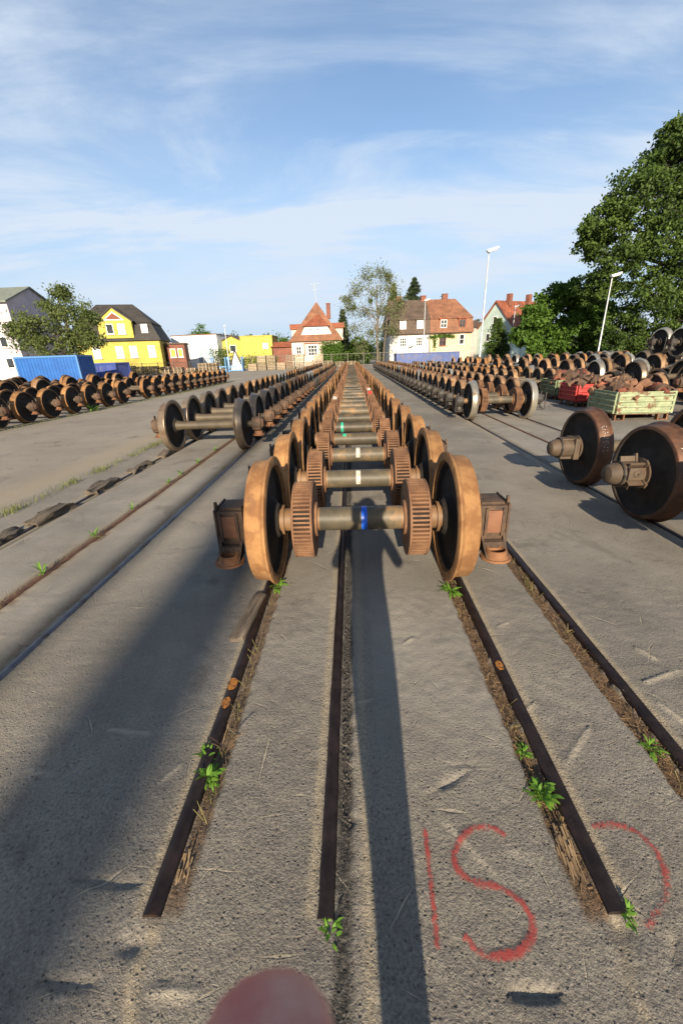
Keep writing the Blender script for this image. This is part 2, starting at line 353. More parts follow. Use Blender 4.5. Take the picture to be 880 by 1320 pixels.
for (a, b_, wd, dz) in (((553, 1024), (604, 994), .010, -.006), ((727, 988), (760, 936), .010, .004), ((562, 1046), (642, 1132), .008, .003), ((652, 1279), (720, 1282), .012, -.010), ((100, 1134), (182, 1139), .012, -.008),
                        ((188, 1279), (256, 1280), .010, .006), ((140, 941), (196, 946), .010, .003), ((55, 1264), (122, 1268), .012, -.008), ((575, 985), (612, 985), .006, -.003), ((462, 905), (480, 902), .006, .003), ((640, 808), (656, 802), .008, .004),
                        ((764, 936), (728, 938), .007, -.004), ((866, 1200), (870, 1240), .010, -.006), ((520, 830), (532, 822), .008, .004), ((652, 1100), (700, 1102), .006, .002), ((655, 935), (690, 905), .008, .004), ((818, 835), (845, 850), .012, .005), ((845, 905), (880, 930), .012, .006), ((790, 880), (815, 905), .012, .006), ((830, 880), (878, 862), .010, .005),
                        ((30, 990), (70, 1000), .008, .003), ((205, 1010), (235, 985), .008, .003)):
    A_, B_ = G(*a), G(*b_); d = B_-A_; ln2 = d.x*d.x+d.y*d.y; t_ = np.clip(((XX-A_.x)*d.x+(YY-A_.y)*d.y)/ln2, 0, 1)
    dist = np.hypot(XX-A_.x-t_*d.x, YY-A_.y-t_*d.y)+.004*nz2; prof_ = np.exp(-(dist/(wd*(.4+1.2*np.sqrt(np.clip(t_*(1-t_), 0, .25)))))**2)
    ZZ += 1.7*dz*prof_; scar = np.maximum(scar, prof_*(1 if dz > 0 else .35))
ZFN = ZZ
def ground_z(x, y):
    i = int(np.clip(np.searchsorted(xs, x), 1, NX-1)); j = int(np.clip(np.searchsorted(ys, y), 1, NY-1)); return float(ZFN[j-1:j+1, i-1:i+1].max())
V = np.stack([XX, YY, ZZ], -1).reshape(-1, 3)
ii = np.arange(NX*NY).reshape(NY, NX)
Fq = np.stack([ii[:-1, :-1], ii[:-1, 1:], ii[1:, 1:], ii[1:, :-1]], -1).reshape(-1, 4)

gm = bpy.data.materials.new('yard concrete'); gm.use_nodes = True; nt = gm.node_tree; b = nt.nodes['Principled BSDF']
tc = N(nt, 'ShaderNodeTexCoord'); P = tc.outputs['Object']
def gn(sc, det=5, r=.6, src=P, dist=0.0):
    n = N(nt, 'ShaderNodeTexNoise'); n.inputs['Scale'].default_value = sc; n.inputs['Detail'].default_value = det; n.inputs['Roughness'].default_value = r; n.inputs['Distortion'].default_value = dist
    L(nt, src, n.inputs['Vector']); return n.outputs[0]
def attr(nm):
    a = N(nt, 'ShaderNodeAttribute', attribute_name=nm); return a.outputs['Fac']
def mixc(f, a, bcol):
    m_ = N(nt, 'ShaderNodeMix', data_type='RGBA')
    if isinstance(f, float): m_.inputs[0].default_value = f
    else: L(nt, f, m_.inputs[0])
    for i, v in ((6, a), (7, bcol)):
        if isinstance(v, tuple): m_.inputs[i].default_value = (*v, 1)
        else: L(nt, v, m_.inputs[i])
    return m_.outputs[2]
big = ss(nt, gn(0.7, 6, .62), .34, .66); med = ss(nt, gn(4.2, 6, .65), .30, .70); fine = gn(85, 4, .7); fin2 = gn(260, 3, .7)
grit = mixc(ss(nt, fine, .32, .66), mixc(big, (0.092, 0.082, 0.068), (0.148, 0.132, 0.109)), mixc(big, (0.200, 0.178, 0.147), (0.285, 0.255, 0.211)))
grit = mixc(M(nt, 'MULTIPLY', med, .35), grit, (0.115, 0.100, 0.082))
slabc = mixc(big, (0.185, 0.168, 0.142), (0.290, 0.264, 0.222))
slabc = mixc(M(nt, 'MULTIPLY', ss(nt, fine, .3, .7), .35), slabc, (0.12, 0.112, 0.10))
roadc = mixc(ss(nt, gn(0.35, 6, .6), .3, .7), (0.215, 0.187, 0.150), (0.290, 0.255, 0.205))
slabc = mixc(attr('road'), slabc, roadc)
cur = mixc(attr('slab'), grit, slabc)
stain = M(nt, 'ADD', ss(nt, gn(1.9, 7, .7, dist=.6), .55, .72), M(nt, 'MULTIPLY', ss(nt, gn(.9, 8, .72, dist=1.2), .56, .66), .8), clamp=True)
warm = ss(nt, gn(.55, 5, .6, dist=.4), .42, .66)
cur = mixc(M(nt, 'MULTIPLY', warm, .22), cur, (0.225, 0.180, 0.130))
cur = mixc(M(nt, 'MULTIPLY', stain, .58), cur, (0.082, 0.072, 0.060))
sm = M(nt, 'MULTIPLY', attr('sand'), ss(nt, gn(22, 5, .7), .22, .52), clamp=True)
cur = mixc(sm, cur, mixc(ss(nt, fine, .3, .7), (0.22, 0.175, 0.115), (0.34, 0.285, 0.20)))
rm = attr('rust')
cur = mixc(rm, cur, mixc(ss(nt, gn(60, 5, .75), .35, .65), (0.055, 0.036, 0.022), (0.17, 0.105, 0.058)))
cur = mixc(attr('dark'), cur, mixc(ss(nt, gn(70, 4, .75), .42, .7), (0.030, 0.027, 0.024), (0.13, 0.115, 0.095)))
# scars: short scraped lines at random angles
def scars(scale, ln, wd, thr, seed):
    mp = N(nt, 'ShaderNodeMapping'); mp.inputs['Location'].default_value = (seed, seed*1.7, 0); L(nt, P, mp.inputs[0])
    vo = N(nt, 'ShaderNodeTexVoronoi', voronoi_dimensions='2D'); vo.inputs['Scale'].default_value = scale; L(nt, mp.outputs[0], vo.inputs['Vector'])
    d = N(nt, 'ShaderNodeVectorMath', operation='SUBTRACT'); L(nt, mp.outputs[0], d.inputs[0]); L(nt, vo.outputs['Position'], d.inputs[1])
    cs = N(nt, 'ShaderNodeSeparateXYZ'); L(nt, vo.outputs['Color'], cs.inputs[0])
    vr = N(nt, 'ShaderNodeVectorRotate', rotation_type='Z_AXIS'); L(nt, d.outputs[0], vr.inputs['Vector']); L(nt, M(nt, 'MULTIPLY', cs.outputs[0], 6.283), vr.inputs['Angle'])
    q = N(nt, 'ShaderNodeSeparateXYZ'); L(nt, vr.outputs[0], q.inputs[0])
    yy_ = M(nt, 'ADD', q.outputs[1], M(nt, 'MULTIPLY', M(nt, 'SUBTRACT', gn(6, 3), .5), wd*2.6))
    ax = M(nt, 'DIVIDE', M(nt, 'ABSOLUTE', q.outputs[0]), M(nt, 'MULTIPLY_ADD', cs.outputs[1], ln, ln*.3))
    wdt = M(nt, 'MULTIPLY', M(nt, 'SUBTRACT', 1.0, ax, clamp=True), M(nt, 'MULTIPLY_ADD', cs.outputs[2], wd, wd*.35))
    core = M(nt, 'SUBTRACT', 1.0, ss(nt, M(nt, 'DIVIDE', M(nt, 'ABSOLUTE', yy_), M(nt, 'ADD', wdt, 1e-5)), .5, 1.0))
    on = M(nt, 'GREATER_THAN', M(nt, 'FRACT', M(nt, 'MULTIPLY', M(nt, 'ADD', cs.outputs[0], cs.outputs[2]), 7.3)), thr)
    return M(nt, 'MULTIPLY', M(nt, 'MULTIPLY', core, on), ss(nt, ax, 1.0, .9))
sc = M(nt, 'ADD', scars(2.9, .14, .0085, .38, 3.1), M(nt, 'MULTIPLY', scars(5.5, .07, .005, .35, 11.7), .8), clamp=True)
asph = M(nt, 'SUBTRACT', 1.0, M(nt, 'MULTIPLY', attr('slab'), .9), clamp=True)
sc = M(nt, 'MULTIPLY', sc, M(nt, 'ADD', asph, .25, clamp=True))
sc = M(nt, 'MULTIPLY', sc, ss(nt, gn(1.1, 3), .33, .50))
sc2 = attr('scar')
cur = mixc(M(nt, 'MULTIPLY', sc, .85), cur, (0.33, 0.285, 0.215))
cur = mixc(M(nt, 'MULTIPLY', sc2, .85), cur, (0.34, 0.295, 0.225))
pit = N(nt, 'ShaderNodeTexVoronoi'); pit.inputs['Scale'].default_value = 85; L(nt, P, pit.inputs['Vector'])
pc = N(nt, 'ShaderNodeSeparateXYZ'); L(nt, pit.outputs['Color'], pc.inputs[0])
pitm = M(nt, 'MULTIPLY', M(nt, 'MULTIPLY', M(nt, 'SUBTRACT', 1.0, ss(nt, M(nt, 'DIVIDE', pit.outputs['Distance'], M(nt, 'MULTIPLY_ADD', pc.outputs[1], 1.1, .25)), .10, .42)), M(nt, 'GREATER_THAN', pc.outputs[0], .70)), asph)
cur = mixc(M(nt, 'MULTIPLY', pitm, .55), cur, (0.045, 0.038, 0.031))
chip = M(nt, 'MULTIPLY', M(nt, 'MULTIPLY', M(nt, 'SUBTRACT', 1.0, ss(nt, pit.outputs['Distance'], .10, .28)), M(nt, 'LESS_THAN', pc.outputs[0], .10)), asph)
cur = mixc(M(nt, 'MULTIPLY', chip, .5), cur, (0.36, 0.32, 0.26))
L(nt, cur, b.inputs['Base Color']); b.inputs['Roughness'].default_value = .88; b.inputs['Specular IOR Level'].default_value = .3
vor = N(nt, 'ShaderNodeTexVoronoi'); vor.inputs['Scale'].default_value = 95; L(nt, P, vor.inputs['Vector'])
hgt = M(nt, 'ADD', M(nt, 'MULTIPLY', fine, 1.0), M(nt, 'ADD', M(nt, 'MULTIPLY', fin2, .35), M(nt, 'MULTIPLY', gn(24, 4, .65), 1.1)))
hgt = M(nt, 'ADD', hgt, M(nt, 'MULTIPLY', ss(nt, vor.outputs['Distance'], .0, .35), .35))
hgt = M(nt, 'ADD', M(nt, 'MULTIPLY', hgt, M(nt, 'MULTIPLY_ADD', asph, .75, .25)), M(nt, 'MULTIPLY', sc, -1.8))
hgt = M(nt, 'SUBTRACT', hgt, M(nt, 'MULTIPLY', pitm, .8))
bp = N(nt, 'ShaderNodeBump'); bp.inputs['Strength'].default_value = 1; bp.inputs['Distance'].default_value = .0058
L(nt, hgt, bp.inputs['Height']); L(nt, bp.outputs[0], b.inputs['Normal'])
ground = mesh_np('ground', V, Fq, gm, smooth=True); tag(ground, kind='structure')
for nm, arr in (('sand', sand), ('rust', rust), ('dark', dark), ('slab', slab), ('road', road), ('scar', scar)):
    a = ground.data.attributes.new(nm, 'FLOAT', 'POINT'); a.data.foreach_set('value', arr.astype(np.float32).ravel())

# rails: flat-topped bars let into the paving
def rail(x, y0, y1, wd, top, m, label, bow=0.0, group=None):
    b_ = MB(); n = 24; prof = [(-wd/2, -.06), (-wd/2, top-.012), (-wd/2+.008, top-.002), (0, top+.001), (wd/2-.008, top-.002), (wd/2, top-.012), (wd/2, -.06)]
    rings = []
    for k in range(n+1):
        y = y0+(y1-y0)*(k/n)**2
        rings.append([b_.bm.verts.new((x+px, y, pz)) for px, pz in prof])
    for A, B in zip(rings, rings[1:]):
        for j in range(len(prof)-1): b_.bm.faces.new((A[j], A[j+1], B[j+1], B[j]))
    b_.bm.faces.new(rings[0][::-1]); b_.bm.faces.new(rings[-1])
    return tag(b_.build('rail', m, smooth=50), label, 'rail', group)
RT = 0.014
r_left = rail(RC[0], RAIL_END-.01, 57, .062, RT, rail_steel, 'dark rail bar under left wheels of middle row, orange spots near its end')
rail(RC[1], RAIL_END-.01, 57, .058, RT-.006, rail_steel, 'dark central rail bar beside black gravel channel under the middle row')
r_right = rail(RC[2], RAIL_END+.01, 57, .062, RT, rail_steel, 'dark rail bar under right wheels of middle row, ending by the red S')
rail(RC[3], .4, 57, .062, RT, rail_steel, 'outermost dark rail bar to the right of the middle row')
rail(RL[2], .3, 57, .06, RT-.004, rail_blue, 'polished grey rail under the inner wheels of the left row')
rail(RL[1], .3, 57, .05, .006, rail_rust, 'rust-red rail strip midway between the left row wheels')
rail(RL[0], .3, 57, .06, RT-.004, rail_steel, 'dark rail beside timber blocks under outer wheels of the left row')
rail(RR[0], 2.2, 57, .06, RT-.004, rail_steel, 'dark rail under the capped bearings side of the right row')
rail(RR[1], 2.2, 57, .05, .004, rail_rust, 'rusty rail midway under the right row of shiny wheels')
rail(RR[2], 2.2, 57, .06, RT-.004, rail_steel, 'dark rail under the far wheels of the right row, beside the crates')
for (px, py, s_, par) in ((290, 906, 1.15, r_left), (298, 882, 1.35, r_left), (637, 858, 1.1, r_right)):
    p = G(px, py, RT); x = RC[0] if par is r_left else RC[2]
    b_ = MB(); b_.poly([(x+(p.x-x)*.2+.021*s_*math.cos(a)*random.uniform(.8, 1.05), p.y+.034*s_*math.sin(a)*random.uniform(.85, 1.1), RT+.0035) for a in np.linspace(0, 2*PI, 18)[:-1]])
    b_.build('paint_spot', spot_or, par, smooth=0)

# red paint on the paving
def paint_mat(name, c):
    m = bpy.data.materials.new(name); m.use_nodes = True; nt = m.node_tree; b = nt.nodes['Principled BSDF']
    b.inputs['Base Color'].default_value = (*c, 1); b.inputs['Roughness'].default_value = .8
    tc = N(nt, 'ShaderNodeTexCoord'); n = N(nt, 'ShaderNodeTexNoise'); n.inputs['Scale'].default_value = 75; n.inputs['Detail'].default_value = 5; n.inputs['Roughness'].default_value = .75
    L(nt, tc.outputs['Object'], n.inputs['Vector'])
    at_ = N(nt, 'ShaderNodeAttribute', attribute_name='edge')
    n2 = N(nt, 'ShaderNodeTexNoise'); n2.inputs['Scale'].default_value = 9; n2.inputs['Detail'].default_value = 4; L(nt, tc.outputs['Object'], n2.inputs['Vector'])
    f = ss(nt, M(nt, 'SUBTRACT', M(nt, 'ADD', n.outputs[0], M(nt, 'MULTIPLY', M(nt, 'SUBTRACT', n2.outputs[0], .52), .35)), M(nt, 'MULTIPLY', at_.outputs['Fac'], .36)), .22, .55)
    tr = N(nt, 'ShaderNodeBsdfTransparent'); ms = N(nt, 'ShaderNodeMixShader'); L(nt, M(nt, 'MULTIPLY', f, .70), ms.inputs[0]); L(nt, tr.outputs[0], ms.inputs[1]); L(nt, b.outputs[0], ms.inputs[2])
    L(nt, ms.outputs[0], nt.nodes['Material Output'].inputs[0]); return m
red_paint = paint_mat('red spray paint', (0.36, 0.040, 0.034))
def catmull(pts, n=10):
    P_ = [pts[0]]+list(pts)+[pts[-1]]; o = []
    for i in range(1, len(P_)-2):
        a, b_, c, d = P_[i-1:i+3]
        for k in range(n):
            t = k/n; o.append(.5*((2*b_)+(c-a)*t+(2*a-5*b_+4*c-d)*t*t+(3*b_-a-3*c+d)*t**3))
    return o+[pts[-1]]
def paint(pix, wd, label, fade=0):
    c = catmull([G(*p) for p in pix]); Vv = []; E_ = []; n = len(c)
    for i, p in enumerate(c):
        t = (c[min(i+1, n-1)]-c[max(i-1, 0)]).normalized(); s_ = Vector((-t.y, t.x, 0))
        for k, u in enumerate((-1, -.5, 0, .5, 1)):
            q = p+s_*(u*wd/2); Vv.append((q.x, q.y, ground_z(q.x, q.y)+.003)); E_.append(abs(u)**1.5+(.5 if i in (0, n-1) else 0)+fade*i/n)
    Ff = [(5*i+k, 5*i+k+1, 5*i+k+6, 5*i+k+5) for i in range(n-1) for k in range(4)]
    o = mesh_np('spray_paint_mark', Vv, Ff, red_paint); tag(o, label, 'paint mark')
    a = o.data.attributes.new('edge', 'FLOAT', 'POINT'); a.data.foreach_set('value', np.array(E_, np.float32)); return o
paint([(547, 1068), (553, 1120), (559, 1175), (563, 1225)], .029, 'straight red spray-painted stroke like a 1, left of the S')
paint([(652, 1078), (635, 1068), (612, 1068), (594, 1082), (585, 1104), (592, 1126), (612, 1138), (640, 1144), (664, 1158), (682, 1180), (686, 1204), (672, 1226), (645, 1234), (618, 1229), (597, 1206)], .037, 'red spray-painted letter S on the grey paving')
paint([(762, 1066), (790, 1064), (818, 1073), (842, 1095), (856, 1125), (857, 1155), (845, 1178), (832, 1196)], .038, 'red spray-painted open arc at the end of the right rail bar', .25)

# ------------------------------------------------------------------ wheelsets
R = 0.467
def wheel_mesh(treadm, webm, rim=None):
    o_, i_ = .150, 0.0
    prof = [(i_, .428), (i_, .480), (.006, .494), (.016, .497), (.027, .488), (.036, .474), (.045, .4695), (.138, .463), (.147, .456), (.150, .446), (.150, .424), (.122, .405), (.100, .36), (.092, .20), (.120, .15), (.155, .125), (.157, .088), (-.022, .088), (-.022, .118), (-.006, .135), (.045, .19), (.062, .385), (.030, .418)]
    n = len(prof); mis = [0]*n
    for j in range(n):
        if 1 <= j <= 8: mis[j] = 0
        elif j in (0, 9, n-1): mis[j] = 2
        else: mis[j] = 1
    b_ = MB(); b_.lathe(prof, 56, 'x', mis=mis); return b_, [treadm, webm, rim or treadm]
def disc_mb():
    b_ = MB()
    for x0 in (-.075, .058): b_.lathe([(x0, .115), (x0, .292), (x0+.004, .296), (x0+.013, .296), (x0+.017, .292), (x0+.017, .115)], 48, 'x')
    b_.lathe([(-.058, .12), (-.058, .250), (.058, .250), (.058, .12)], 40, 'x', mi=1)
    b_.lathe([(-.095, .088), (-.095, .135), (.095, .135), (.095, .088)], 32, 'x')
    for k in range(58):
        a = 2*PI*k/58; b_.box((0, .271*math.cos(a), .271*math.sin(a)), (.118, .0135, .044), rot=Matrix.Rotation(a-PI/2, 3, 'X'))
    return b_
def axle_part(root, kind):
    b_ = MB()
    if kind == 'disc':
        b_.lathe([(-.31, .01), (-.31, .091), (.31, .091), (.31, .01)], 28, 'x')
        b_.lathe([(-1.08, .01), (-1.08, .062), (-.79, .064), (-.79, .088), (-.60, .088), (-.60, .118), (-.578, .118), (-.578, .090), (-.31, .090), (-.31, .01)], 28, 'x', mi=1)
        b_.lathe([(1.08, .01), (1.08, .062), (.79, .064), (.79, .088), (.60, .088), (.60, .118), (.578, .118), (.578, .090), (.31, .090), (.31, .01)], 28, 'x', mi=1)
        return b_.build('axle', [axle_dark, axle_seat], root, loc=(0, 0, R))
    b_.lathe([(-1.08, .01), (-1.08, .062), (-.79, .064), (-.79, .09), (-.60, .10), (-.56, .092), (-.5, .080), (.5, .080), (.56, .092), (.60, .10), (.79, .09), (.79, .064), (1.08, .062), (1.08, .01)], 28, 'x')
    return b_.build('axle', axle_olive, root, loc=(0, 0, R))
def box_arm(root, s, cast=box_cast):
    e = thing('axle_box', None, None, (s*.985, 0, R)); e.parent = root
    b_ = MB()
    b_.box((-s*.005, 0, -.01), (.20, .26, .27), bev=.014)
    b_.box((-s*.01, 0, .133), (.17, .20, .022), bev=.006)
    b_.lathe([(-.08, .02), (-.08, .118), (.07, .118), (.085, .10), (.085, .02)], 24, 'x', c=(0, 0, 0))
    b_.box((s*.1, .0, -.03), (.016, .28, .34), bev=.004)
    b_.prism([(s*.093, -.10, .12), (s*.093, -.06, .14), (s*.093, -.07, .185), (s*.093, -.09, .188)], (s*.018, 0, 0))
    b_.box((-s*.06, -.135, .0), (.02, .03, .22), bev=.004); b_.box((s*.062, -.135, .0), (.02, .03, .22), bev=.004)
    for d in (-1, 1):
        b_.box((-s*.005, d*.155, -.165), (.16, .07, .05), bev=.01)
        b_.prism([(-s*.085, d*.12, -.10), (-s*.085, d*.12, -.22), (-s*.085, d*.29, -.22), (-s*.085, d*.22, -.175)], (s*.018, 0, 0))
        b_.prism([(s*.072, d*.12, -.06), (s*.072, d*.12, -.22), (s*.072, d*.26, -.22), (s*.072, d*.19, -.175)], (s*.018, 0, 0))
    b_.build('housing', cast, e)
    for d in (-1, 1):
        q = MB(); q.box((0, d*.14, 0.005), (.10, .016, .175), bev=.003); q.build('cover_pad', pad_rust, e)
        q = MB(); c0 = (-.0, d*.235, -.225)
        q.prism([(c0[0]+.112*math.cos(a)*(1.0), c0[1]+.105*math.sin(a), c0[2]-.018) for a in np.linspace(0, 2*PI, 13)[:-1]+PI/12], (0, 0, .018))
        q.lathe([(0, .058), (.052, .060), (.056, .066), (.052, .074), (.012, .078), (0, .092)], 24, 'z', c=c0)
        q.lathe([(.006, .001), (.006, .058)], 24, 'z', c=c0, closed=False)
        q.build('spring_seat', seat_rust, e)
    return e
def box_plain(root, s, cast=box_cast):
    e = thing('axle_box', None, None, (s*.985, 0, R)); e.parent = root
    b_ = MB(); b_.lathe([(-.09, .02), (-.09, .135), (.06, .135), (.085, .115), (.09, .02)], 20, 'x')
    b_.box((0, 0, 0), (.15, .22, .21), bev=.02); b_.box((s*.095, 0, .02), (.03, .17, .17), bev=.01)
    b_.box((s*.05, -.02, .15), (.02, .06, .10)); b_.build('housing', cast, e)
    q = MB(); q.box((s*.113, 0, .02), (.014, .13, .13), bev=.003); q.build('cover_pad', pad_rust, e)
    q = MB(); q.lathe([(-.22, .01), (-.22, .115), (-.195, .115), (-.195, .085), (-.13, .075), (-.13, .01)], 18, 'z'); q.build('spring_seat', seat_rust if cast is box_cast else box_dark, e)
    return e
def box_cage(root, s, cast=box_dark):    # black housing in an open wire frame
    e = box_plain(root, s, cast)
    q = MB(); xx = s*.125
    q.tube([(xx, -.15, .17), (xx, -.15, -.24), (xx, .15, -.24), (xx, .15, .17)], .014, 6)
    q.tube([(xx-s*.17, -.15, -.24), (xx, -.15, -.24)], .014, 6); q.tube([(xx-s*.17, .15, -.24), (xx, .15, -.24)], .014, 6)
    q.build('guard_frame', box_dark, e); return e
def box_cap(root, s, lug):
    e = thing('axle_box', None, None, (s*.80, 0, R)); e.parent = root
    b_ = MB(); S = lambda pr: [(s*x, r) for x, r in pr]
    b_.lathe(S([(.0, .02), (.0, .15), (.02, .155), (.025, .118), (.22, .118), (.225, .02)]), 32, 'x')
    if lug:
        for a in (0.35, 1.25, 2.3, 3.6, 5.1):
            b_.box((s*.11, .135*math.cos(a), .135*math.sin(a)), (.17, .07, .022), rot=Matrix.Rotation(a, 3, 'X'), bev=.004)
            b_.box((s*.045, .145*math.cos(a), .145*math.sin(a)), (.02, .10, .05), rot=Matrix.Rotation(a, 3, 'X'), bev=.004)
        b_.box((s*.13, -.125, .03), (.15, .035, .12), bev=.006)
        b_.lathe([(-.155, .01), (-.155, .018), (-.15, .034), (-.12, .036)], 16, 'y', c=(s*.13, 0, .03), closed=False)
    else:
        b_.box((s*.05, 0, 0), (.07, .26, .26), bev=.012); b_.box((s*.15, -.03, -.115), (.14, .10, .03), bev=.005); b_.box((s*.15, 0, .115), (.14, .14, .02), bev=.005)
    b_.build('housing', cap_tan, e)
    q = MB(); q.lathe(S([(.226, .02), (.226, .112), (.285, .104), (.328, .083), (.343, .055), (.346, .002)]), 32, 'x'); q.build('end_cap', cap_tan, e)
    q = MB(); q.lathe(S([(.219, .119), (.219, .126), (.237, .126), (.237, .113)]), 32, 'x'); q.box((s*.228, -.128, 0.0), (.022, .016, .03)); q.build('clamp_ring', box_dark, e)
    return e

_wm = {}
def make_wheelset(kind):
    root = thing('wheelset', 'wheelset', 'wheelset')
    tm, wm, disc, bx, rim = {'rust': (tread_rust, web_dark, True, box_arm, tread_rust), 'grey': (tread_grey, web_dark, False, box_plain, tread_grey),
                        'bright': (tread_bright, web_dark, True, box_cage, tread_bright), 'orange': (tread_tan, web_dark, True, box_cage, tread_tan),
                        'brown': (tread_rust, web_dark, False, box_plain, tread_dark), 'tan': (tread_tan, web_dark, False, box_plain, tread_tan),
                        'redplain': (tread_rust, web_dark, False, box_plain, tread_rust), 'silver': (tread_bright, web_dark, False, box_cage, tread_bright),
                        'cap': (tread_dark, web_dark, False, None, tread_dark), 'caplug': (tread_dark, web_dark, False, None, tread_dark)}[kind]
    axle_part(root, 'disc' if disc else 'plain')
    for s in (-1, 1):
        if (kind, s) not in _wm:
            b_, ms = wheel_mesh(tm, wm, rim)
            if s < 0:
                for v in b_.bm.verts: v.co.x = -v.co.x
            _wm[(kind, s)] = b_.build('wheel', ms, root, loc=(s*.64, 0, R))
        else:
            c = _wm[(kind, s)].copy(); col.objects.link(c); c.parent = root
        if disc: disc_mb().build('brake_disc', [disc_rust, disc_core], root, loc=(s*.422, 0, R))
        if bx: bx(root, s)
        else: box_cap(root, s, kind == 'caplug')
    return root
PROTO = {}
ONES = 'first second third fourth fifth sixth seventh eighth ninth tenth eleventh twelfth thirteenth fourteenth fifteenth sixteenth seventeenth eighteenth nineteenth'.split()
def ordinal(n):
    if n < 20: return ONES[n-1]
    t, u = divmod(n, 10); tens = {2: 'twenti', 3: 'thirti', 4: 'forti', 5: 'fifti'}
    if u == 0: return tens[t]+'eth'
    return tens[t][:-1]+'y-'+ONES[u-1]
def put(kind, x, y, z=RT, rz=0.0, label=None, group=None):
    if kind not in PROTO: PROTO[kind] = o = make_wheelset(kind)
    else: o = copy_tree(PROTO[kind])
    o.location = (x, y, z); o.rotation_euler = (0, 0, rz); tag(o, label, 'wheelset', group)
    for ch in o.children:
        if ch.name.startswith(('wheel', 'brake_disc')): ch.rotation_euler.x = random.uniform(0, 6.28)
    return o
SP = 1.05
GR = 'rusty wheelsets with brake discs in the middle row'
first_mid = None; mids = []
for k in range(49):
    extra = {0: 'nearest rust-orange wheelset in the middle row, blue tape round its axle', 1: 'second middle-row wheelset, rust-orange, crumpled white sticker on its brown axle', 2: 'third middle-row wheelset, rust-orange, white sticker on its dark axle', 3: 'fourth middle-row wheelset, green chalk smear on its axle', 4: 'fifth middle-row wheelset, green tape round its dark axle'}
    o = put('rust', .045+random.uniform(-.022, .022)*(k > 0), 2.85+SP*k+random.uniform(-.012, .012), rz=random.uniform(-.014, .014), label=extra.get(k, '%s rust-orange wheelset with slotted brake discs from the near end of middle row' % ordinal(k+1)), group=GR)
    mids.append(o)
def axle_of(o): return [c for c in o.children if c.name.startswith('axle') and not c.name.startswith('axle_box')][0]
def band(o, x, wd, m, name, a0=0, a1=2*PI, r=.0925):
    b_ = MB(); b_.lathe([(x-wd/2, r), (x+wd/2, r)], 28, 'x', closed=False, a0=a0, a1=a1); b_.build(name, m, axle_of(o))
band(mids[0], .03, .042, blue_t, 'tape_band')
band(mids[1], .0, .045, white_p, 'sticker', PI*.55, PI*1.12); band(mids[2], .0, .05, white_p, 'sticker', PI*.5, PI*1.05)
band(mids[3], -.17, .05, green_t, 'chalk_smear', PI*.6, PI*.8); band(mids[4], -.2, .045, green_t, 'tape_band')
for i, (k, sx, m) in enumerate(((6, -1, red_t), (8, 1, white_p), (7, 1, red_t))):
    b_ = MB(); b_.box((sx*.42, -.03, R+.31), (.09, .10, .005), rot=Matrix.Rotation(.5, 3, 'X')); b_.build('paper_tag', m if i else white_p, mids[k])

for k in range(42):
    kd = 'grey' if (k < 4 or k % 7 == 5) else ('tan' if k % 3 else 'redplain')
    if k in (12, 13, 14, 21): kd = 'silver'
    c = {'grey': 'grey steel', 'tan': 'tan rusty', 'redplain': 'rust-red', 'silver': 'bright steel'}[kd]
    put(kd, -2.815+random.uniform(-.015, .015), 7.80+SP*k, rz=random.uniform(-.01, .01)+(-.02 if k == 0 else 0), group='wheelsets in the row left of the middle row',
        label='nearest wheelset of the left row, grey worn wheels, bare olive axle with chalk' if k == 0 else '%s wheelset from the near end of the left row, %s wheels' % (ordinal(k+1), c))
# chalk figures on that axle are too faint to read: left as wear in the axle's material

put('caplug', 3.64, 3.88, rz=.02, label='nearest dark wheelset on the right track, lugged bearing with domed cap', group='dark wheelsets with domed bearing caps')
put('cap', 3.63, 5.05, rz=.01, label='second dark wheelset on the right track, smooth domed bearing cap', group='dark wheelsets with domed bearing caps')
put('cap', 3.64, 2.72, rz=.0, label='dark capped wheelset just outside the right edge, its shadow on the nearest right wheel', group='dark wheelsets with domed bearing caps')
for k in range(39):
    kd = 'bright' if k in (0, 8, 15, 16) else 'orange'
    put(kd, 3.74+random.uniform(-.02, .02), 10.52+SP*k, rz=random.uniform(-.01, .01), group='wheelsets in the row right of the middle row',
        label='polished silver wheelset with rusty slotted discs, facing the red crate' if k == 0 else '%s wheelset from the near end of the right disc-brake row, %s wheels' % (ordinal(k+1), 'polished' if kd == 'bright' else 'orange-rimmed'))
tagm = MB(); tagm.box((0, 0, 0), (.006, .07, .09)); first_tag = None
for o in [c for c in col.objects if c.get('group') == 'wheelsets in the row right of the middle row'][2:14:2]:
    bxs = [c for c in o.children if c.name.startswith('axle_box') and c.location.x < 0][0]
    if first_tag is None: tg = first_tag = tagm.build('paper_tag', yel_t, bxs, smooth=0)
    else: tg = first_tag.copy(); col.objects.link(tg); tg.parent = bxs
    tg.location = (-.125, -.04, .10)
# far-left rows
for k in range(22):
    if k == 9: continue
    put('brown', -10.98+k*.022, 9.2+1.09*k, rz=random.uniform(-.03, .03), group='wheelsets in the front row beyond the left drive',
        label='%s brown wheelset from the near end of front row across the left drive' % ordinal(k+1))
for row, (xc, y0, n, kinds) in enumerate(((-13.1, 9.8, 17, ('brown', 'tan', 'brown')), (-15.3, 11.0, 13, ('brown', 'tan', 'grey')), (-17.5, 12.5, 11, ('tan', 'brown', 'silver')))):
    for k in range(n):
        up = .24 if k % 2 else 0
        put(kinds[k % 3], xc+random.uniform(-.08, .08), y0+.93*k, RT+up, rz=random.uniform(-.05, .05), group='wheelsets heaped behind the front row at far left',
            label='%s wheelset from the near end, %s heaped row behind the left drive' % (ordinal(k+1), ('second', 'third', 'fourth')[row]))
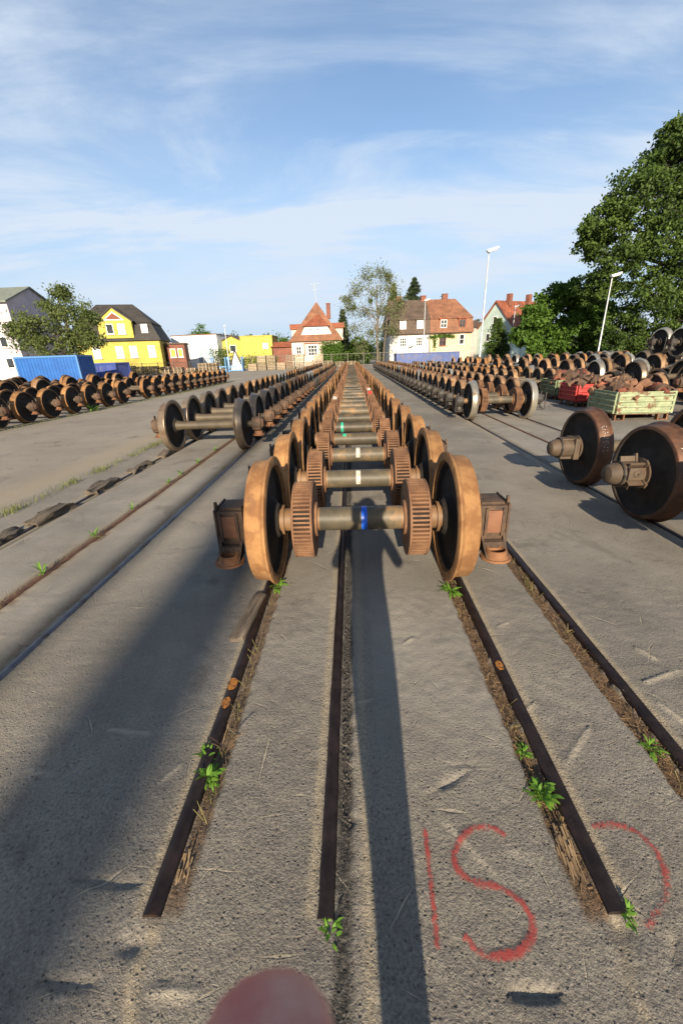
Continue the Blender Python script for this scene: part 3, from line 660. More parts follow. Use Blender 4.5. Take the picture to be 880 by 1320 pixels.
# right-hand sea of wheelsets
ROWS = ((6.9, 16.2, 25, 1.06, 0, 'first'), (9.0, 9.4, 26, 1.0, .30, 'second'), (11.3, 10.6, 26, .90, .42, 'third'), (13.7, 11.6, 19, .86, .47, 'fourth'))
for (xc, y0, n, sp, up, nm) in ROWS:
    for k in range(n):
        kd = random.choice(('tan', 'tan', 'redplain', 'silver', 'brown', 'grey', 'tan'))
        c = {'grey': 'grey', 'tan': 'tan', 'redplain': 'rust-red', 'silver': 'silver', 'brown': 'brown'}[kd]
        put(kd, xc+random.uniform(-.08, .08), y0+sp*k, RT+(up if k % 2 else 0), rz=random.uniform(-.04, .04), group='wheelsets stored in rows behind the crates',
            label='%s-wheeled set, %s from the near end in %s row behind the crates' % (c, ordinal(k+1), nm))
for i, (px, dep) in enumerate(((850, 16.0), (876, 14.8))):
    q = at(px, 441, dep)
    put('silver', q.x+.7, dep, q.z-R, rz=.05, group='wheelsets stacked on top at the right', label=('topmost stacked wheelset with white bearing box, under the big tree', 'topmost stacked wheelset cut by the right edge of the photo')[i])
# chalk marks on the two capped wheels
chalk = mat('white chalk', (0.6, 0.58, 0.52), rough=.9)
for o in [c for c in col.objects if c.get('group') == 'dark wheelsets with domed bearing caps']:
    wl = [c for c in o.children if c.name.startswith('wheel') and c.location.x < 0][0]
    b_ = MB()
    for j in range(9):
        a = rad(172-4.2*j)-wl.rotation_euler.x + PI*0 ; 
        for kx in range(3):
            x0 = -.055-.022*kx+random.uniform(-.004, .004); a2 = a+random.uniform(-.02, .02); rr = .4712
            if random.random() < .35: continue
            p1 = Vector((x0, rr*math.cos(a2), rr*math.sin(a2))); p2 = Vector((x0-.014, rr*math.cos(a2+random.uniform(-.03, .03)), rr*math.sin(a2+.02)))
            b_.tube([p1, p2], .0022, 5)
    b_.build('chalk_mark', chalk, wl)

# ------------------------------------------------------------------ crates with scrap housings
crate_g = mat('flaking pale green paint', (0.19, 0.225, 0.13), (0.27, 0.30, 0.18), 7, .7, 0, .001, 40, c3=(0.13, 0.065, 0.032), s3=5, t3=(.53, .63))
crate_r = mat('red crate paint', (0.30, 0.022, 0.020), (0.38, 0.035, 0.028), 5, .6, 0, .001, 40, c3=(0.15, 0.03, 0.02), s3=5, t3=(.6, .7))
crate_d = mat('dull green crate paint', (0.10, 0.13, 0.065), (0.16, 0.19, 0.10), 7, .7, 0, .001, 40, c3=(0.10, 0.055, 0.03), s3=6, t3=(.52, .62))
rusty = mat('crate rust', (0.085, 0.040, 0.020), (0.16, 0.078, 0.038), 9, .85, 0, .001, 50, vary=.3)
scrap_m = [mat('scrap rust a', (0.12, 0.058, 0.032), (0.20, 0.10, 0.055), 9, .85, 0, .001, 50, vary=.3), mat('scrap rust b', (0.055, 0.034, 0.024), (0.11, 0.062, 0.038), 9, .8, 0, .001, 50, vary=.3), mat('scrap red lead', (0.14, 0.045, 0.028), (0.20, 0.065, 0.038), 9, .8, 0, .001, 50, vary=.3)]
def crate(x, y, rz, m, label, w=1.2, d=1.6, h=.47):
    t = thing('steel_crate', label, 'crate', (x, y, .004), rz)
    z0 = .16
    def panel(c, ln, rot):
        q = MB(); q.box((0, 0, h/2), (ln, .012, h), 0)
        for k in range(4): q.box((0, -.022, h*(.10+.26*k)), (ln-.02, .042, .045), 0, bev=.012)
        q.box((0, -.004, h+.012), (ln, .035, .026), 0)
        for s in (-1, 1): q.box((s*(ln/2-.03), -.02, h/2), (.05, .03, h), 0, bev=.006)
        o = q.build('side_panel', m, t); o.location = c; o.rotation_euler = (0, 0, rot)
    panel((0, -d/2, z0), w, 0); panel((0, d/2, z0), w, PI); panel((-w/2, 0, z0), d-.06, -PI/2); panel((w/2, 0, z0), d-.06, PI/2)
    q = MB(); q.box((0, 0, z0-.012), (w-.03, d-.03, .02)); q.build('floor_plate', rusty, t)
    for sx in (-1, 1):
        for sy in (-1, 0, 1):
            q = MB()
            q.box((sx*(w/2-.15), sy*(d/2-.1), .006), (.24, .12, .012)); q.box((sx*(w/2-.05), sy*(d/2-.1), .075), (.03, .11, .125)); q.box((sx*(w/2-.25), sy*(d/2-.1), .075), (.03, .11, .125))
            q.build('foot', rusty, t)
    return t
def scrap_mesh(kind):
    q = MB()
    if kind == 0:
        q.lathe([(-.09, .085), (-.09, .12), (.09, .12), (.09, .085)], 24, 'x'); q.box((-.02, 0, -.12), (.16, .30, .05), bev=.01); q.box((0, .14, -.04), (.13, .04, .16), bev=.01)
    elif kind == 1:
        q.box((0, 0, 0), (.22, .24, .14), bev=.025); q.lathe([(-.08, .05), (-.08, .11), (.15, .11), (.15, .05)], 20, 'z'); q.box((.15, 0, -.03), (.16, .10, .05), bev=.01)
    elif kind == 2:
        q.lathe([(-.04, .10), (-.04, .15), (.04, .15), (.04, .10)], 26, 'x'); q.box((0, 0, -.16), (.09, .20, .05), bev=.008)
    else:
        q.prism([(-.22, -.05, 0), (.2, -.09, 0), (.24, .03, 0), (.05, .12, 0), (-.2, .06, 0)], (0, 0, .07)); q.tube([(-.1, 0, .06), (-.02, .02, .2)], .05, 10)
    return q
SCR = {}
def scrap(n, x, y, rz, w, d, ztop, where, grp):
    for k in range(n):
        kd = random.randrange(4); mi = random.choice((0, 0, 0, 1, 1, 1, 1, 2)); key = (kd, mi)
        if key not in SCR: o = SCR[key] = scrap_mesh(kd).build('scrap_housing', scrap_m[mi])
        else: o = SCR[key].copy(); col.objects.link(o)
        u, v = random.uniform(-.42, .42)*w, random.uniform(-.45, .45)*d
        o.location = (x+u*math.cos(rz)-v*math.sin(rz), y+u*math.sin(rz)+v*math.cos(rz), ztop+random.uniform(-.10, .12)+.10*(1-abs(u/w)*2)); o.rotation_euler = [random.uniform(0, 6.3) for _ in range(3)]
        o.scale = (1.1,)*3
        tag(o, 'rusty scrap bearing housing heaped in the '+where, 'scrap part', grp)
CR = [(6.86, 10.30, -.03, crate_g, 'pale green ribbed steel crate with rust at its corners, nearest of the crates', 1.28, 1.25, 'nearest pale green crate', 26),
      (7.22, 12.75, -.02, crate_r, 'red ribbed steel crate between two green crates', 1.2, 1.1, 'red crate', 22),
      (7.55, 14.75, .0, crate_d, 'dull green steel crate just beyond the red crate', 1.25, 1.2, 'dull green crate beyond the red one', 18)]
for (x, y, rz, m, lb, w_, d_, wh, n) in CR:
    crate(x, y, rz, m, lb, w_, d_); scrap(n, x, y, rz, w_, d_, .60, wh, 'scrap parts in the '+wh)

# ------------------------------------------------------------------ buildings
def win(parent, x, z, w, h, y, pane=glass, bars=(1, 1), fm=frame_w, sill=True, rot=None):
    f = MB(); t = .09
    for s in (-1, 1): f.box((x+s*(w/2-t/2), y-.02, z), (t, .12, h))
    for s in (-1, 1): f.box((x, y-.02, z+s*(h/2-t/2)), (w-2*t, .12, t))
    for k in range(1, bars[0]): f.box((x-w/2+w*k/bars[0], y-.015, z), (.07, .08, h-2*t))
    for k in range(1, bars[1]): f.box((x, y-.012, z-h/2+h*k/bars[1]), (w-2*t, .08, .06))
    if sill: f.box((x, y-.08, z-h/2-.05), (w+.16, .22, .07))
    o = f.build('window', fm, parent, smooth=0)
    g = MB(); g.box((x, y-.01, z), (w-2*t+.02, .05, h-2*t+.02)); g.build('pane', pane, o, smooth=0); return o
def wallbox(parent, x0, x1, y0, y1, z0, z1, m, name='wall'):
    q = MB(); q.box(((x0+x1)/2, (y0+y1)/2, (z0+z1)/2), (x1-x0, y1-y0, z1-z0)); return q.build(name, m, parent, smooth=0)
def solid(parent, faces, m, name='roof'):
    q = MB()
    for f in faces: q.poly(f)
    bmesh.ops.remove_doubles(q.bm, verts=q.bm.verts, dist=1e-4); return q.build(name, m, parent, smooth=0)
def frustum(x0, x1, y0, y1, z0, a0, a1, b0, b1, z1):
    A = [(x0, y0, z0), (x1, y0, z0), (x1, y1, z0), (x0, y1, z0)]; B = [(a0, b0, z1), (a1, b0, z1), (a1, b1, z1), (a0, b1, z1)]
    return [A[::-1], B]+[(A[i], A[(i+1) % 4], B[(i+1) % 4], B[i]) for i in range(4)]
def hip(x0, x1, y0, y1, z0, r0_, r1, yr, z1):
    A = [(x0, y0, z0), (x1, y0, z0), (x1, y1, z0), (x0, y1, z0)]; p, q = (r0_, yr, z1), (r1, yr, z1)
    if abs(r1-r0_) < 1e-3: return [A[::-1]]+[(A[i], A[(i+1) % 4], p) for i in range(4)]
    return [A[::-1], (A[0], A[1], q, p), (A[1], A[2], q), (A[2], A[3], p, q), (A[3], A[0], p)]

# yellow mansard house (local origin at the front right corner)
yw = wallmat('yellow plaster', (0.42, 0.35, 0.075)); yw2 = wallmat('bright yellow plaster', (0.42, 0.38, 0.08))
h = thing('mansard_house', 'bright yellow house with dark mansard roof and a gabled dormer', 'house', (-31.3, 70, 0), rad(13))
wallbox(h, -12.6, 0, 0, 9, 0, 5.0, yw)
mroof = solid(h, frustum(-12.9, .35, -.35, 9.3, 5.0, -12.2, -.9, .6, 8.3, 7.6), tile_dk, 'lower_roof')
solid(h, hip(-12.35, -.72, .45, 8.5, 7.62, -9.6, -4.0, 4.4, 10.75), tile_dk, 'roof')
q = MB(); q.box((-6.1, 2.2, 6.65), (5.0, 5.2, 2.5)); q.prism([(-8.6, -.4, 7.9), (-3.6, -.4, 7.9), (-6.1, -.4, 9.75)], (0, 5.5, 0)); dm = q.build('dormer', yw, h, smooth=0)
q = MB()
for s in (-1, 1): q.prism([(-6.1, -.6, 9.98), (-6.1, -.6, 9.78), (-6.1+s*2.7, -.6, 7.72), (-6.1+s*2.8, -.6, 7.88)], (0, 5.8, 0))
q.build('dormer_roof', tile_dk, h, smooth=0)
q = MB(); q.prism([(-7.3, -.44, 8.15), (-4.9, -.44, 8.15), (-6.1, -.44, 9.05)], (0, -.05, 0)); q.build('gable_panel', tile_red, h, smooth=0)
q = MB(); q.prism([(-7.6, -.415, 8.0), (-4.6, -.415, 8.0), (-6.1, -.415, 9.25)], (0, -.02, 0)); q.build('gable_trim', frame_w, h, smooth=0)
win(h, -6.9, 6.75, 1.05, 1.5, -.42); win(h, -5.2, 6.75, 1.05, 1.5, -.42, blind)
win(h, -1.9, 6.75, 1.0, 1.3, -.02, blind, sill=False)
for xx in (-9.7, -6.3, -4.2, -1.4): win(h, xx, 3.35, 1.1, 1.75, -.02, blind)
wallbox(h, .4, 3.4, 2.5, 6.8, 0, 4.4, brick_r, 'annex'); wallbox(h, .3, 3.6, 2.3, 7.0, 4.4, 4.62, tile_br, 'annex_roof')
win(h, 1.4, 3.0, .9, 1.4, 2.48, yw); win(h, 2.6, 3.0, .8, 1.4, 2.48, yw)

wl_wh = wallmat('white plaster', (0.66, 0.68, 0.70)); 
h = thing('white_shed', 'plain white low building between the yellow house and the lamp', 'building', (-30.2, 84, 0), rad(-6))
wallbox(h, -5.2, 4.2, 0, 10, 0, 6.3, wl_wh); q = MB(); q.box((-.5, 5, 6.36), (9.6, 10.3, .12)); q.build('roof', tile_or, h, smooth=0)
q = MB(); q.box((1.6, -.02, 1.9), (3.2, .06, 3.6)); q.build('door', wallmat('grey blue door', (0.30, 0.36, 0.42)), h, smooth=0)

h = thing('yellow_annex', 'flat-roofed bright yellow building with one small window', 'building', (-18.6, 84, 0))
wallbox(h, -3.0, 3.3, 0, 7, 0, 5.7, yw2); win(h, 1.9, 3.95, 1.0, 1.0, -.02, blind); wallbox(h, -3.1, 3.4, -.1, 7.1, 5.7, 5.85, yw, 'roof_edge')
h = thing('gabled_house', 'small yellow gabled house at the left of the flat yellow building', 'house', (-23.9, 86, 0))
q = MB(); q.box((0, 3, 2.5), (4.2, 6, 5)); q.prism([(-2.1, 0, 5.0), (2.1, 0, 5.0), (0, 0, 6.0)], (0, 6, 0)); q.build('wall', yw2, h, smooth=0)
q = MB()
for s in (-1, 1): q.prism([(0, -.3, 6.2), (0, -.3, 6.03), (s*2.5, -.3, 4.85), (s*2.5, -.3, 5.02)], (0, 6.6, 0))
q.build('roof', tile_br, h, smooth=0); win(h, .2, 3.7, 1.3, 1.3, -.02)
h = thing('red_shed', 'low dark red shed between the yellow building and the pink house', 'shed', (-13.3, 84, 0))
wallbox(h, -2.2, 2.0, 0, 5, 0, 3.6, brick_r); solid(h, frustum(-2.4, 2.2, -.4, 5.2, 3.6, -2.4, 2.2, 1.5, 5.2, 4.6), tile_red)

# pink villa with tent roof
pk = wallmat('pink cream plaster', (0.60, 0.47, 0.38)); crm = wallmat('cream plaster', (0.56, 0.50, 0.42))
h = thing('tiled_villa', 'pink and cream villa with steep red pyramid roof and a chimney', 'house', (-6.3, 80, 0))
wallbox(h, -4.7, 4.4, 0, 9.4, 0, 4.35, crm)
q = MB(); q.box((.3, -.03, 2.0), (5.2, .10, 3.9)); q.build('porch_wall', pk, h, smooth=0)
q = MB(); q.box((.3, -.12, 4.0), (5.4, .3, .16)); q.box((-2.3, -.12, 2.9), (.14, .25, 2.1)); q.build('porch_trim', brick_r, h, smooth=0)
solid(h, hip(-5.15, 4.95, -.5, 9.9, 4.35, 0, 0, 4.2, 11.3), tile_or)
q = MB(); q.prism([(-2.9, .25, 5.35), (2.9, .25, 5.35), (2.1, .25, 6.85), (-2.1, .25, 6.85)], (0, 3.2, 0)); q.build('dormer', wallmat('bright white plaster', (0.62, 0.61, 0.58)), h, smooth=0)
solid(h, [[(-2.45, -.15, 6.85), (2.45, -.15, 6.85), (.35, 2.6, 9.1)], [(-2.45, -.15, 6.85), (.35, 2.6, 9.1), (-2.45, 3.4, 6.85)], [(2.45, -.15, 6.85), (2.45, 3.4, 6.85), (.35, 2.6, 9.1)], [(-2.45, -.15, 6.85), (-2.45, 3.4, 6.85), (2.45, 3.4, 6.85), (2.45, -.15, 6.85)]], tile_red, 'dormer_roof')
for xx in (-1.0, .25, 1.5): win(h, xx, 6.3, .7, .35, .22, glass, sill=False)
for s in (-1, 1):
    wallbox(h, min(s*2.6, s*4.9), max(s*2.6, s*4.9), 3.2, 7.2, 4.4, 6.6, crm, 'side_dormer'); wallbox(h, min(s*2.5, s*5.2), max(s*2.5, s*5.2), 2.9, 7.4, 6.6, 7.5, tile_red, 'side_dormer_roof')
win(h, -3.4, 2.55, 1.0, 1.9, -.02, glass, (2, 3)); win(h, -.8, 2.75, 1.7, 1.9, -.1, glass, (3, 3)); win(h, 2.2, 2.75, 1.6, 1.9, -.1, glass, (3, 3))
q = MB(); q.box((2.2, 4.6, 9.6), (.75, .75, 2.6)); q.box((2.2, 4.6, 10.95), (.85, .85, .12)); q.build('chimney', brick_r, h, smooth=0)
q = MB(); q.tube([(0, 4.2, 11.2), (-.25, 4.2, 14.4)], .05, 6)
for z_, wd in ((14.2, .9), (13.7, .55), (13.3, .45)): q.tube([(-.2-wd, 4.2, z_-.05), (-.2+wd, 4.2, z_+.1)], .025, 5)
q.build('aerial', galv, h)

# paired row house
cr_w = wallmat('lime-washed plaster', (0.60, 0.58, 0.53)); cr_y = wallmat('buttery plaster', (0.55, 0.45, 0.29))
h = thing('row_house', 'double house, grey-brown roof over white half, red roof over buttery half', 'house', (14.6, 80, 0), rad(2))
wallbox(h, -7.4, 0, 0, 10, 0, 4.95, cr_w); wallbox(h, .006, 7.7, .0, 10, 0, 4.95, cr_y)
solid(h, frustum(-7.6, -.01, -.35, 10.35, 4.95, -7.4, -.01, .35, 9.65, 7.3), tile_br, 'lower_roof'); solid(h, frustum(.01, 7.95, -.35, 10.35, 4.95, .01, 7.75, .35, 9.65, 7.3), tile_or, 'lower_roof')
def halfroof(x0, x1, a, b_): return [[(x0, .2, 7.32), (x1, .2, 7.32), (b_, 5, 11.0), (a, 5, 11.0)], [(x1, 9.8, 7.32), (x0, 9.8, 7.32), (a, 5, 11.0), (b_, 5, 11.0)], [(x0, .2, 7.32), (a, 5, 11.0), (x0, 9.8, 7.32)], [(x1, .2, 7.32), (x1, 9.8, 7.32), (b_, 5, 11.0)], [(x0, 9.8, 7.32), (x1, 9.8, 7.32), (x1, .2, 7.32), (x0, .2, 7.32)]]
solid(h, halfroof(-7.6, -.01, -7.1, -.01), tile_br); solid(h, halfroof(.01, 7.95, .01, 5.6), tile_or)
for xx, m_, fm in ((-5.0, blind, frame_w), (-1.9, blind, frame_w), (2.4, glass, frame_w), (5.8, glass, brick_r)):
    q = MB(); q.box((xx, .95, 6.45), (1.5, 2.0, 1.6)); q.prism([(xx-.85, -.25, 7.25), (xx+.85, -.25, 7.25), (xx+.85, -.25, 7.4), (xx-.85, -.25, 7.4)], (0, 2.6, .25)); q.build('dormer', tile_br if xx < 0 else tile_red, h, smooth=0)
    win(h, xx, 6.45, 1.15, 1.35, -.08, m_, (2, 2), fm, sill=False)
for xx in (-4.9, -1.9): win(h, xx, 3.6, 1.2, 1.5, -.02, glass, (3, 3))
win(h, 2.4, 3.7, 1.25, 1.85, -.02, glass, (2, 2), brick_r); win(h, 5.9, 3.75, .9, 1.75, -.02, glass, (1, 2), frame_w)
for xx, z_ in ((-5.1, 11.2), (-.5, 11.2), (3.6, 11.4)):
    q = MB(); q.box((xx, 5, z_-.35), (.95, .8, 1.5)); q.box((xx, 5, z_+.43), (1.05, .9, .12)); q.build('chimney', brick_r, h, smooth=0)
q = MB(); q.tube([(-.03, -.08, 0.2), (-.03, -.08, 4.9)], .07, 8); q.build('downpipe', box_cast, h)
q = MB(); q.box((0, -.42, 4.93), (15.4, .12, .12)); q.build('gutter', box_cast, h, smooth=0)
ivy_v, ivy_f = [], []
def leaf_cloud(cent, rad_, n, size, asp=.6, flat=1.0):
    c = np.asarray(cent)+rng.normal(size=(n, 3))*np.asarray(rad_)
    a = rng.normal(size=(n, 3)); a /= np.linalg.norm(a, axis=1, keepdims=True); t = rng.normal(size=(n, 3)); bb = np.cross(a, t); bb /= np.linalg.norm(bb, axis=1, keepdims=True)+1e-9
    s_ = size*rng.uniform(.55, 1.35, (n, 1)); a = a*s_; bb = bb*s_*asp
    return np.stack([c-a, c+bb*.9, c+a, c-bb*.9], 1)
iv = np.concatenate([leaf_cloud((2.2+dx, -.08, 4.5-abs(dx-.2)*.12), (.45, .06, .16), 120, .14) for dx in (-1.8, -1.2, -.6, 0, .6, 1.2, 1.8)]+[leaf_cloud((.9, -.08, z_), (.14, .05, .3), 70, .14) for z_ in (4, 3.4, 2.8)])
mesh_np('ivy', iv.reshape(-1, 3), np.arange(len(iv)*4).reshape(-1, 4), leaf_mid, h)

h = thing('grey_house', 'small grey house tucked behind the buttery double house', 'house', (26.2, 94, 0))
wallbox(h, -3.2, 3.2, 0, 8, 0, 6.3, wallmat('grey beige plaster', (0.34, 0.31, 0.28))); solid(h, hip(-3.4, 3.4, -.3, 8.3, 6.3, -1.8, 1.8, 4, 8.0), tile_br); win(h, -.8, 4.1, .9, 1.2, -.02)
h = thing('mint_house', 'pale mint gabled house with a red tiled roof behind the trees', 'house', (29.5, 90, 0), rad(-62))
mint = wallmat('pale mint plaster', (0.46, 0.56, 0.50))
q = MB(); q.box((0, 5.5, 3), (9, 11, 6)); q.prism([(-4.5, 0, 6), (4.5, 0, 6), (0, 0, 10.6)], (0, 11, 0)); q.build('wall', mint, h, smooth=0)
q = MB()
for s in (-1, 1): q.prism([(0, -.3, 10.95), (0, -.3, 10.65), (s*5.0, -.3, 5.55), (s*5.0, -.3, 5.85)], (0, 11.6, 0))
q.build('roof', tile_red, h, smooth=0)
for yy in (2.5, 8): q = MB(); q.box((.8, yy, 11.0), (.9, .8, 2.2)); q.build('chimney', brick_r, h, smooth=0)
win(h, -1.5, 4.2, 1.1, 1.5, -.02); win(h, 1.5, 4.2, 1.1, 1.5, -.02); win(h, 0, 7.4, 1.0, 1.3, -.02)

h = thing('lilac_house', 'tall pale lilac gabled house at the far left with dark verge', 'house', (-47.0, 60, 0))
lil = wallmat('pale lilac plaster', (0.46, 0.42, 0.46))
q = MB(); q.box((-8, 5, 5.05), (16, 10, 10.1)); q.prism([(0, 0, 10.1), (0, 10, 10.1), (0, 5, 12.3)], (-16, 0, 0)); q.build('wall', lil, h, smooth=0)
q = MB()
for a_, b_ in ((-.45, 5), (10.45, 5)): q.prism([(.3, b_, 12.55), (.3, b_, 12.33), (.3, a_, 9.92), (.3, a_, 10.15)], (-16.6, 0, 0))
q.build('roof', mat('green grey sheet roof', (0.13, 0.145, 0.12), (0.17, 0.185, 0.15), 2, .6), h, smooth=0)
for xx in (-2.0, -5.5):
    for zz_ in (2.2, 5.0, 7.8): win(h, xx, zz_, 1.1, 1.4, -.02)
h = thing('brick_house', 'orange brick house half hidden behind the left tree', 'house', (-43.5, 82, 0), rad(10))
wallbox(h, -4, 4, 0, 8, 0, 5.8, brick_r); solid(h, hip(-4.4, 4.4, -.4, 8.4, 5.8, -2.5, 2.5, 4, 9.2), tile_or); win(h, 0, 4, 1.1, 1.4, -.02); win(h, 2.2, 4, 1.1, 1.4, -.02)
pan = wallmat('pale blue sheet', (0.42, 0.50, 0.56))
h = thing('portable_cabin', 'pale grey-blue cabin wall cut by the left edge of the photo', 'cabin', (-29.3, 27.5, 0), rad(4))
wallbox(h, -8, 0, 0, 3, 0, 3.6, pan); wallbox(h, -8.1, .1, -.1, 3.1, 3.6, 3.72, galv, 'roof'); win(h, -2.2, 2.0, 1.2, 1.0, -.02)

# steel containers
def container(name, label, x, y, rz, ln, d, hh, m, m2, open_top=False):
    t = thing(name, label, 'container', (x, y, 0), rz)
    q = MB(); q.box((0, 0, hh/2+.08), (ln-.1, d-.1, hh-.16))
    if not open_top:
        for k in range(int(ln/.28)): q.box((-ln/2+.2+k*.28, -d/2+.05, hh/2+.05), (.12, .05, hh-.35))
        for k in range(int(d/.28)): q.box((ln/2-.05, -d/2+.2+k*.28, hh/2+.05), (.05, .12, hh-.35))
    else:
        for k in range(int(ln/.9)): q.box((-ln/2+.4+k*.9, -d/2+.03, hh/2+.05), (.10, .08, hh-.3))
    q.build('body', m, t, smooth=0)
    q = MB()
    for sx in (-1, 1):
        for sy in (-1, 1): q.box((sx*(ln/2-.06), sy*(d/2-.06), hh/2), (.14, .14, hh))
    for z_ in (.09, hh-.06):
        for sy in (-1, 1): q.box((0, sy*(d/2-.05), z_), (ln-.26, .12, .14))
        for sx in (-1, 1): q.box((sx*(ln/2-.05), 0, z_), (.12, d-.26, .14))
    q.build('corner_frame', m2, t, smooth=0); return t
cb1 = mat('container blue', (0.010, 0.080, 0.29), (0.013, 0.10, 0.34), 1.5, .5); cb2 = mat('container edge blue', (0.06, 0.17, 0.38), rough=.5)
cb3 = mat('dark blue paint', (0.035, 0.06, 0.22), (0.05, 0.08, 0.27), 1.5, .5, c3=(.10, .09, .12), s3=3); cb4 = mat('skip blue', (0.045, 0.075, 0.20), (0.06, 0.095, 0.25), 1.5, .5, c3=(.12, .10, .10), s3=2)
container('shipping_container', 'bright blue shipping container behind the far-left wheelsets', -26.4, 37.3, rad(3), 5.4, 2.45, 2.45, cb1, cb2)
container('waste_skip', 'dark blue steel skip right of the bright blue container', -24.9, 43.5, rad(-12), 2.6, 2.0, 1.75, cb3, cb3, True)
container('skip_container', 'long low blue skip in front of the double house', 10.9, 62, rad(3), 9.0, 2.4, 1.7, cb4, cb4, True)

# ------------------------------------------------------------------ lamps
def lamp(px, py_top, Y, label, arm=.9, hd=1.0, dirx=1):
    p = at(px, py_top, Y); t = thing('street_lamp', label, 'street lamp', (p.x, Y, 0), 0, 'yard lamp posts')
    hh = p.z
    q = MB(); q.tube([(0, 0, 0), (0, 0, 1.2), (0, 0, 1.25), (0, 0, hh)], [.09, .085, .07, .045], 10); q.build('pole', galv, t)
    q = MB(); r_ = Matrix.Rotation(rad(-14)*dirx, 3, 'Y')
    q.box((dirx*.22*hd, -.1, hh+.05), (.85*hd, .34*hd, .16*hd), rot=r_, bev=.06); q.box((dirx*.22*hd, -.1, hh-.05), (.6*hd, .26*hd, .05), rot=r_)
    q.build('lamp_head', lamp_w, t); return t
lamp(630, 323, 34, 'tallest white lamp post, rising above the right-hand wheelset rows')
lamp(789, 355, 38, 'white lamp post leaning in front of the big dark tree')
lamp(664, 395, 64, 'thin lamp post by the mint house and dark shrub')
lamp(548, 387, 64, 'white lamp post in front of the double house')
lamp(289, 420, 66, 'slender lamp post beside the small yellow gabled house', hd=.5)
lamp(480, 470, 62, 'short lamp post', hd=.4) if False else None

# ------------------------------------------------------------------ trees
def tree(name, label, x, y, hh, lobes, nleaf, size, lm, tr=.25, bm_=bark, clumps=26, spread=.20, group=None, cat='tree', shell=.55, seed=1, twigs=True, asp=.6):
    rs = np.random.RandomState(seed); random.seed(seed)
    t = thing(name, label, cat, (x, y, 0), 0, group); q = MB()
    top = max(l[2] for l in lobes)
    spine = [(0, 0, 0), (.1*tr, 0, hh*.12), (rs.uniform(-.3, .3)*tr*2, 0, hh*.35), (rs.uniform(-.6, .6)*tr*2, rs.uniform(-.4, .4)*tr*2, hh*.62), (rs.uniform(-.6, .6)*tr*3, 0, hh*.9)]
    q.tube(spine, [tr*1.25, tr, tr*.8, tr*.5, tr*.15], 8)
    out_ = []; per = max(20, int(nleaf/(len(lobes)*clumps)))
    for (cx_, cyy_, cz_, rx_, ry_, rz_) in lobes:
        c0 = np.array([cx_, cyy_, cz_]); R3 = np.array([rx_, ry_, rz_])
        st = Vector(spine[2]).lerp(Vector(spine[3]), rs.uniform(0, 1)); e = Vector(c0); md = st.lerp(e, .5)+Vector((rs.normal()*.2, rs.normal()*.2, rs.uniform(0, .5)))
        q.tube([st, md, e], [tr*.42, tr*.26, tr*.10], 6)
        for k in range(clumps):
            d = rs.normal(size=3); d /= np.linalg.norm(d); rr = shell+(1-shell)*rs.uniform(0, 1)
            cc = c0+d*R3*rr*rs.uniform(.82, 1.08)
            sp_ = R3.mean()*spread*rs.uniform(.6, 1.35)
            out_.append(leaf_cloud(cc, (sp_, sp_, sp_*.62), int(per*rs.uniform(.5, 1.5)), size, asp))
            if twigs and k % 3 == 0: q.tube([e, (e+Vector(cc))/2+Vector((0, 0, .1)), Vector(cc)], [tr*.10, tr*.06, tr*.02], 5)
    A = np.concatenate(out_)
    q.build('trunk', bm_, t); mesh_np('crown', A.reshape(-1, 3), np.arange(len(A)*4).reshape(-1, 4), lm, t); return t
def lob(cx_, cz_, r, cyy_=0.0, k=1.0): return (cx_, cyy_, cz_, r, r, r*k)
# giant tree at right: trunk base around x=34
tx, ty = 36.5, 50
def rel(px, py, Y=50): p = at(px, py, Y); return p.x-tx, p.z
big_l = []
for (px, py, r, dy) in ((875, 185, 2.6, 0), (850, 222, 3.0, -1), (810, 262, 2.9, -1.5), (775, 290, 2.4, -.5), (885, 260, 3.6, 1.5), (840, 310, 3.4, -2), (790, 338, 2.8, -1), (880, 345, 3.8, -2), (772, 372, 2.3, 0), (825, 385, 3.0, -2), (870, 415, 3.4, -1), (800, 425, 2.6, 0), (920, 230, 4.0, 0), (925, 330, 4.4, 0), (930, 420, 4, 0), (845, 440, 2.4, 1), (765, 315, 1.7, 0), (900, 170, 3.2, 0)):
    rx_, rz_ = rel(px, py); big_l.append((rx_, dy, rz_, r, r*1.1, r*.85))
tree('broadleaf_tree', 'huge dark green broadleaf tree rising at the right edge', tx, ty, 22, big_l, 90000, .17, leaf_deep, .55, bark_d, clumps=52, spread=.135, seed=3, shell=.5)
mt = []
for (px, py, r) in ((688, 410, 2.0), (712, 388, 2.1), (732, 380, 2.0), (752, 390, 2.0), (678, 432, 1.7), (705, 435, 2.2), (738, 420, 2.4), (768, 430, 2.0), (772, 402, 1.9), (690, 450, 1.5), (722, 450, 1.8), (758, 452, 1.8)):
    p = at(px, py, 58); mt.append((p.x-27.5, random.uniform(-1, 1), p.z, r, r, r*.85))
tree('leafy_tree', 'fresh green rounded tree below the big dark tree', 27.5, 58, 8, mt, 42000, .24, leaf_mid, .22, bark_d, clumps=34, seed=5, shell=.5)
sh = [lob(dx, z_, r, 0, 1.1) for dx, z_, r in ((-.6, 2.0, 1.3), (.5, 2.6, 1.3), (0, 4.2, 1.2), (.9, 1.4, 1.2), (-.2, 5.3, .7))]
p = at(640, 440, 66); tree('dark_shrub', 'dark rounded shrub in front of the mint house', p.x, 66, 5.5, sh, 8000, .15, leaf_deep, .1, bark_d, clumps=26, seed=6, cat='shrub')
tl = []
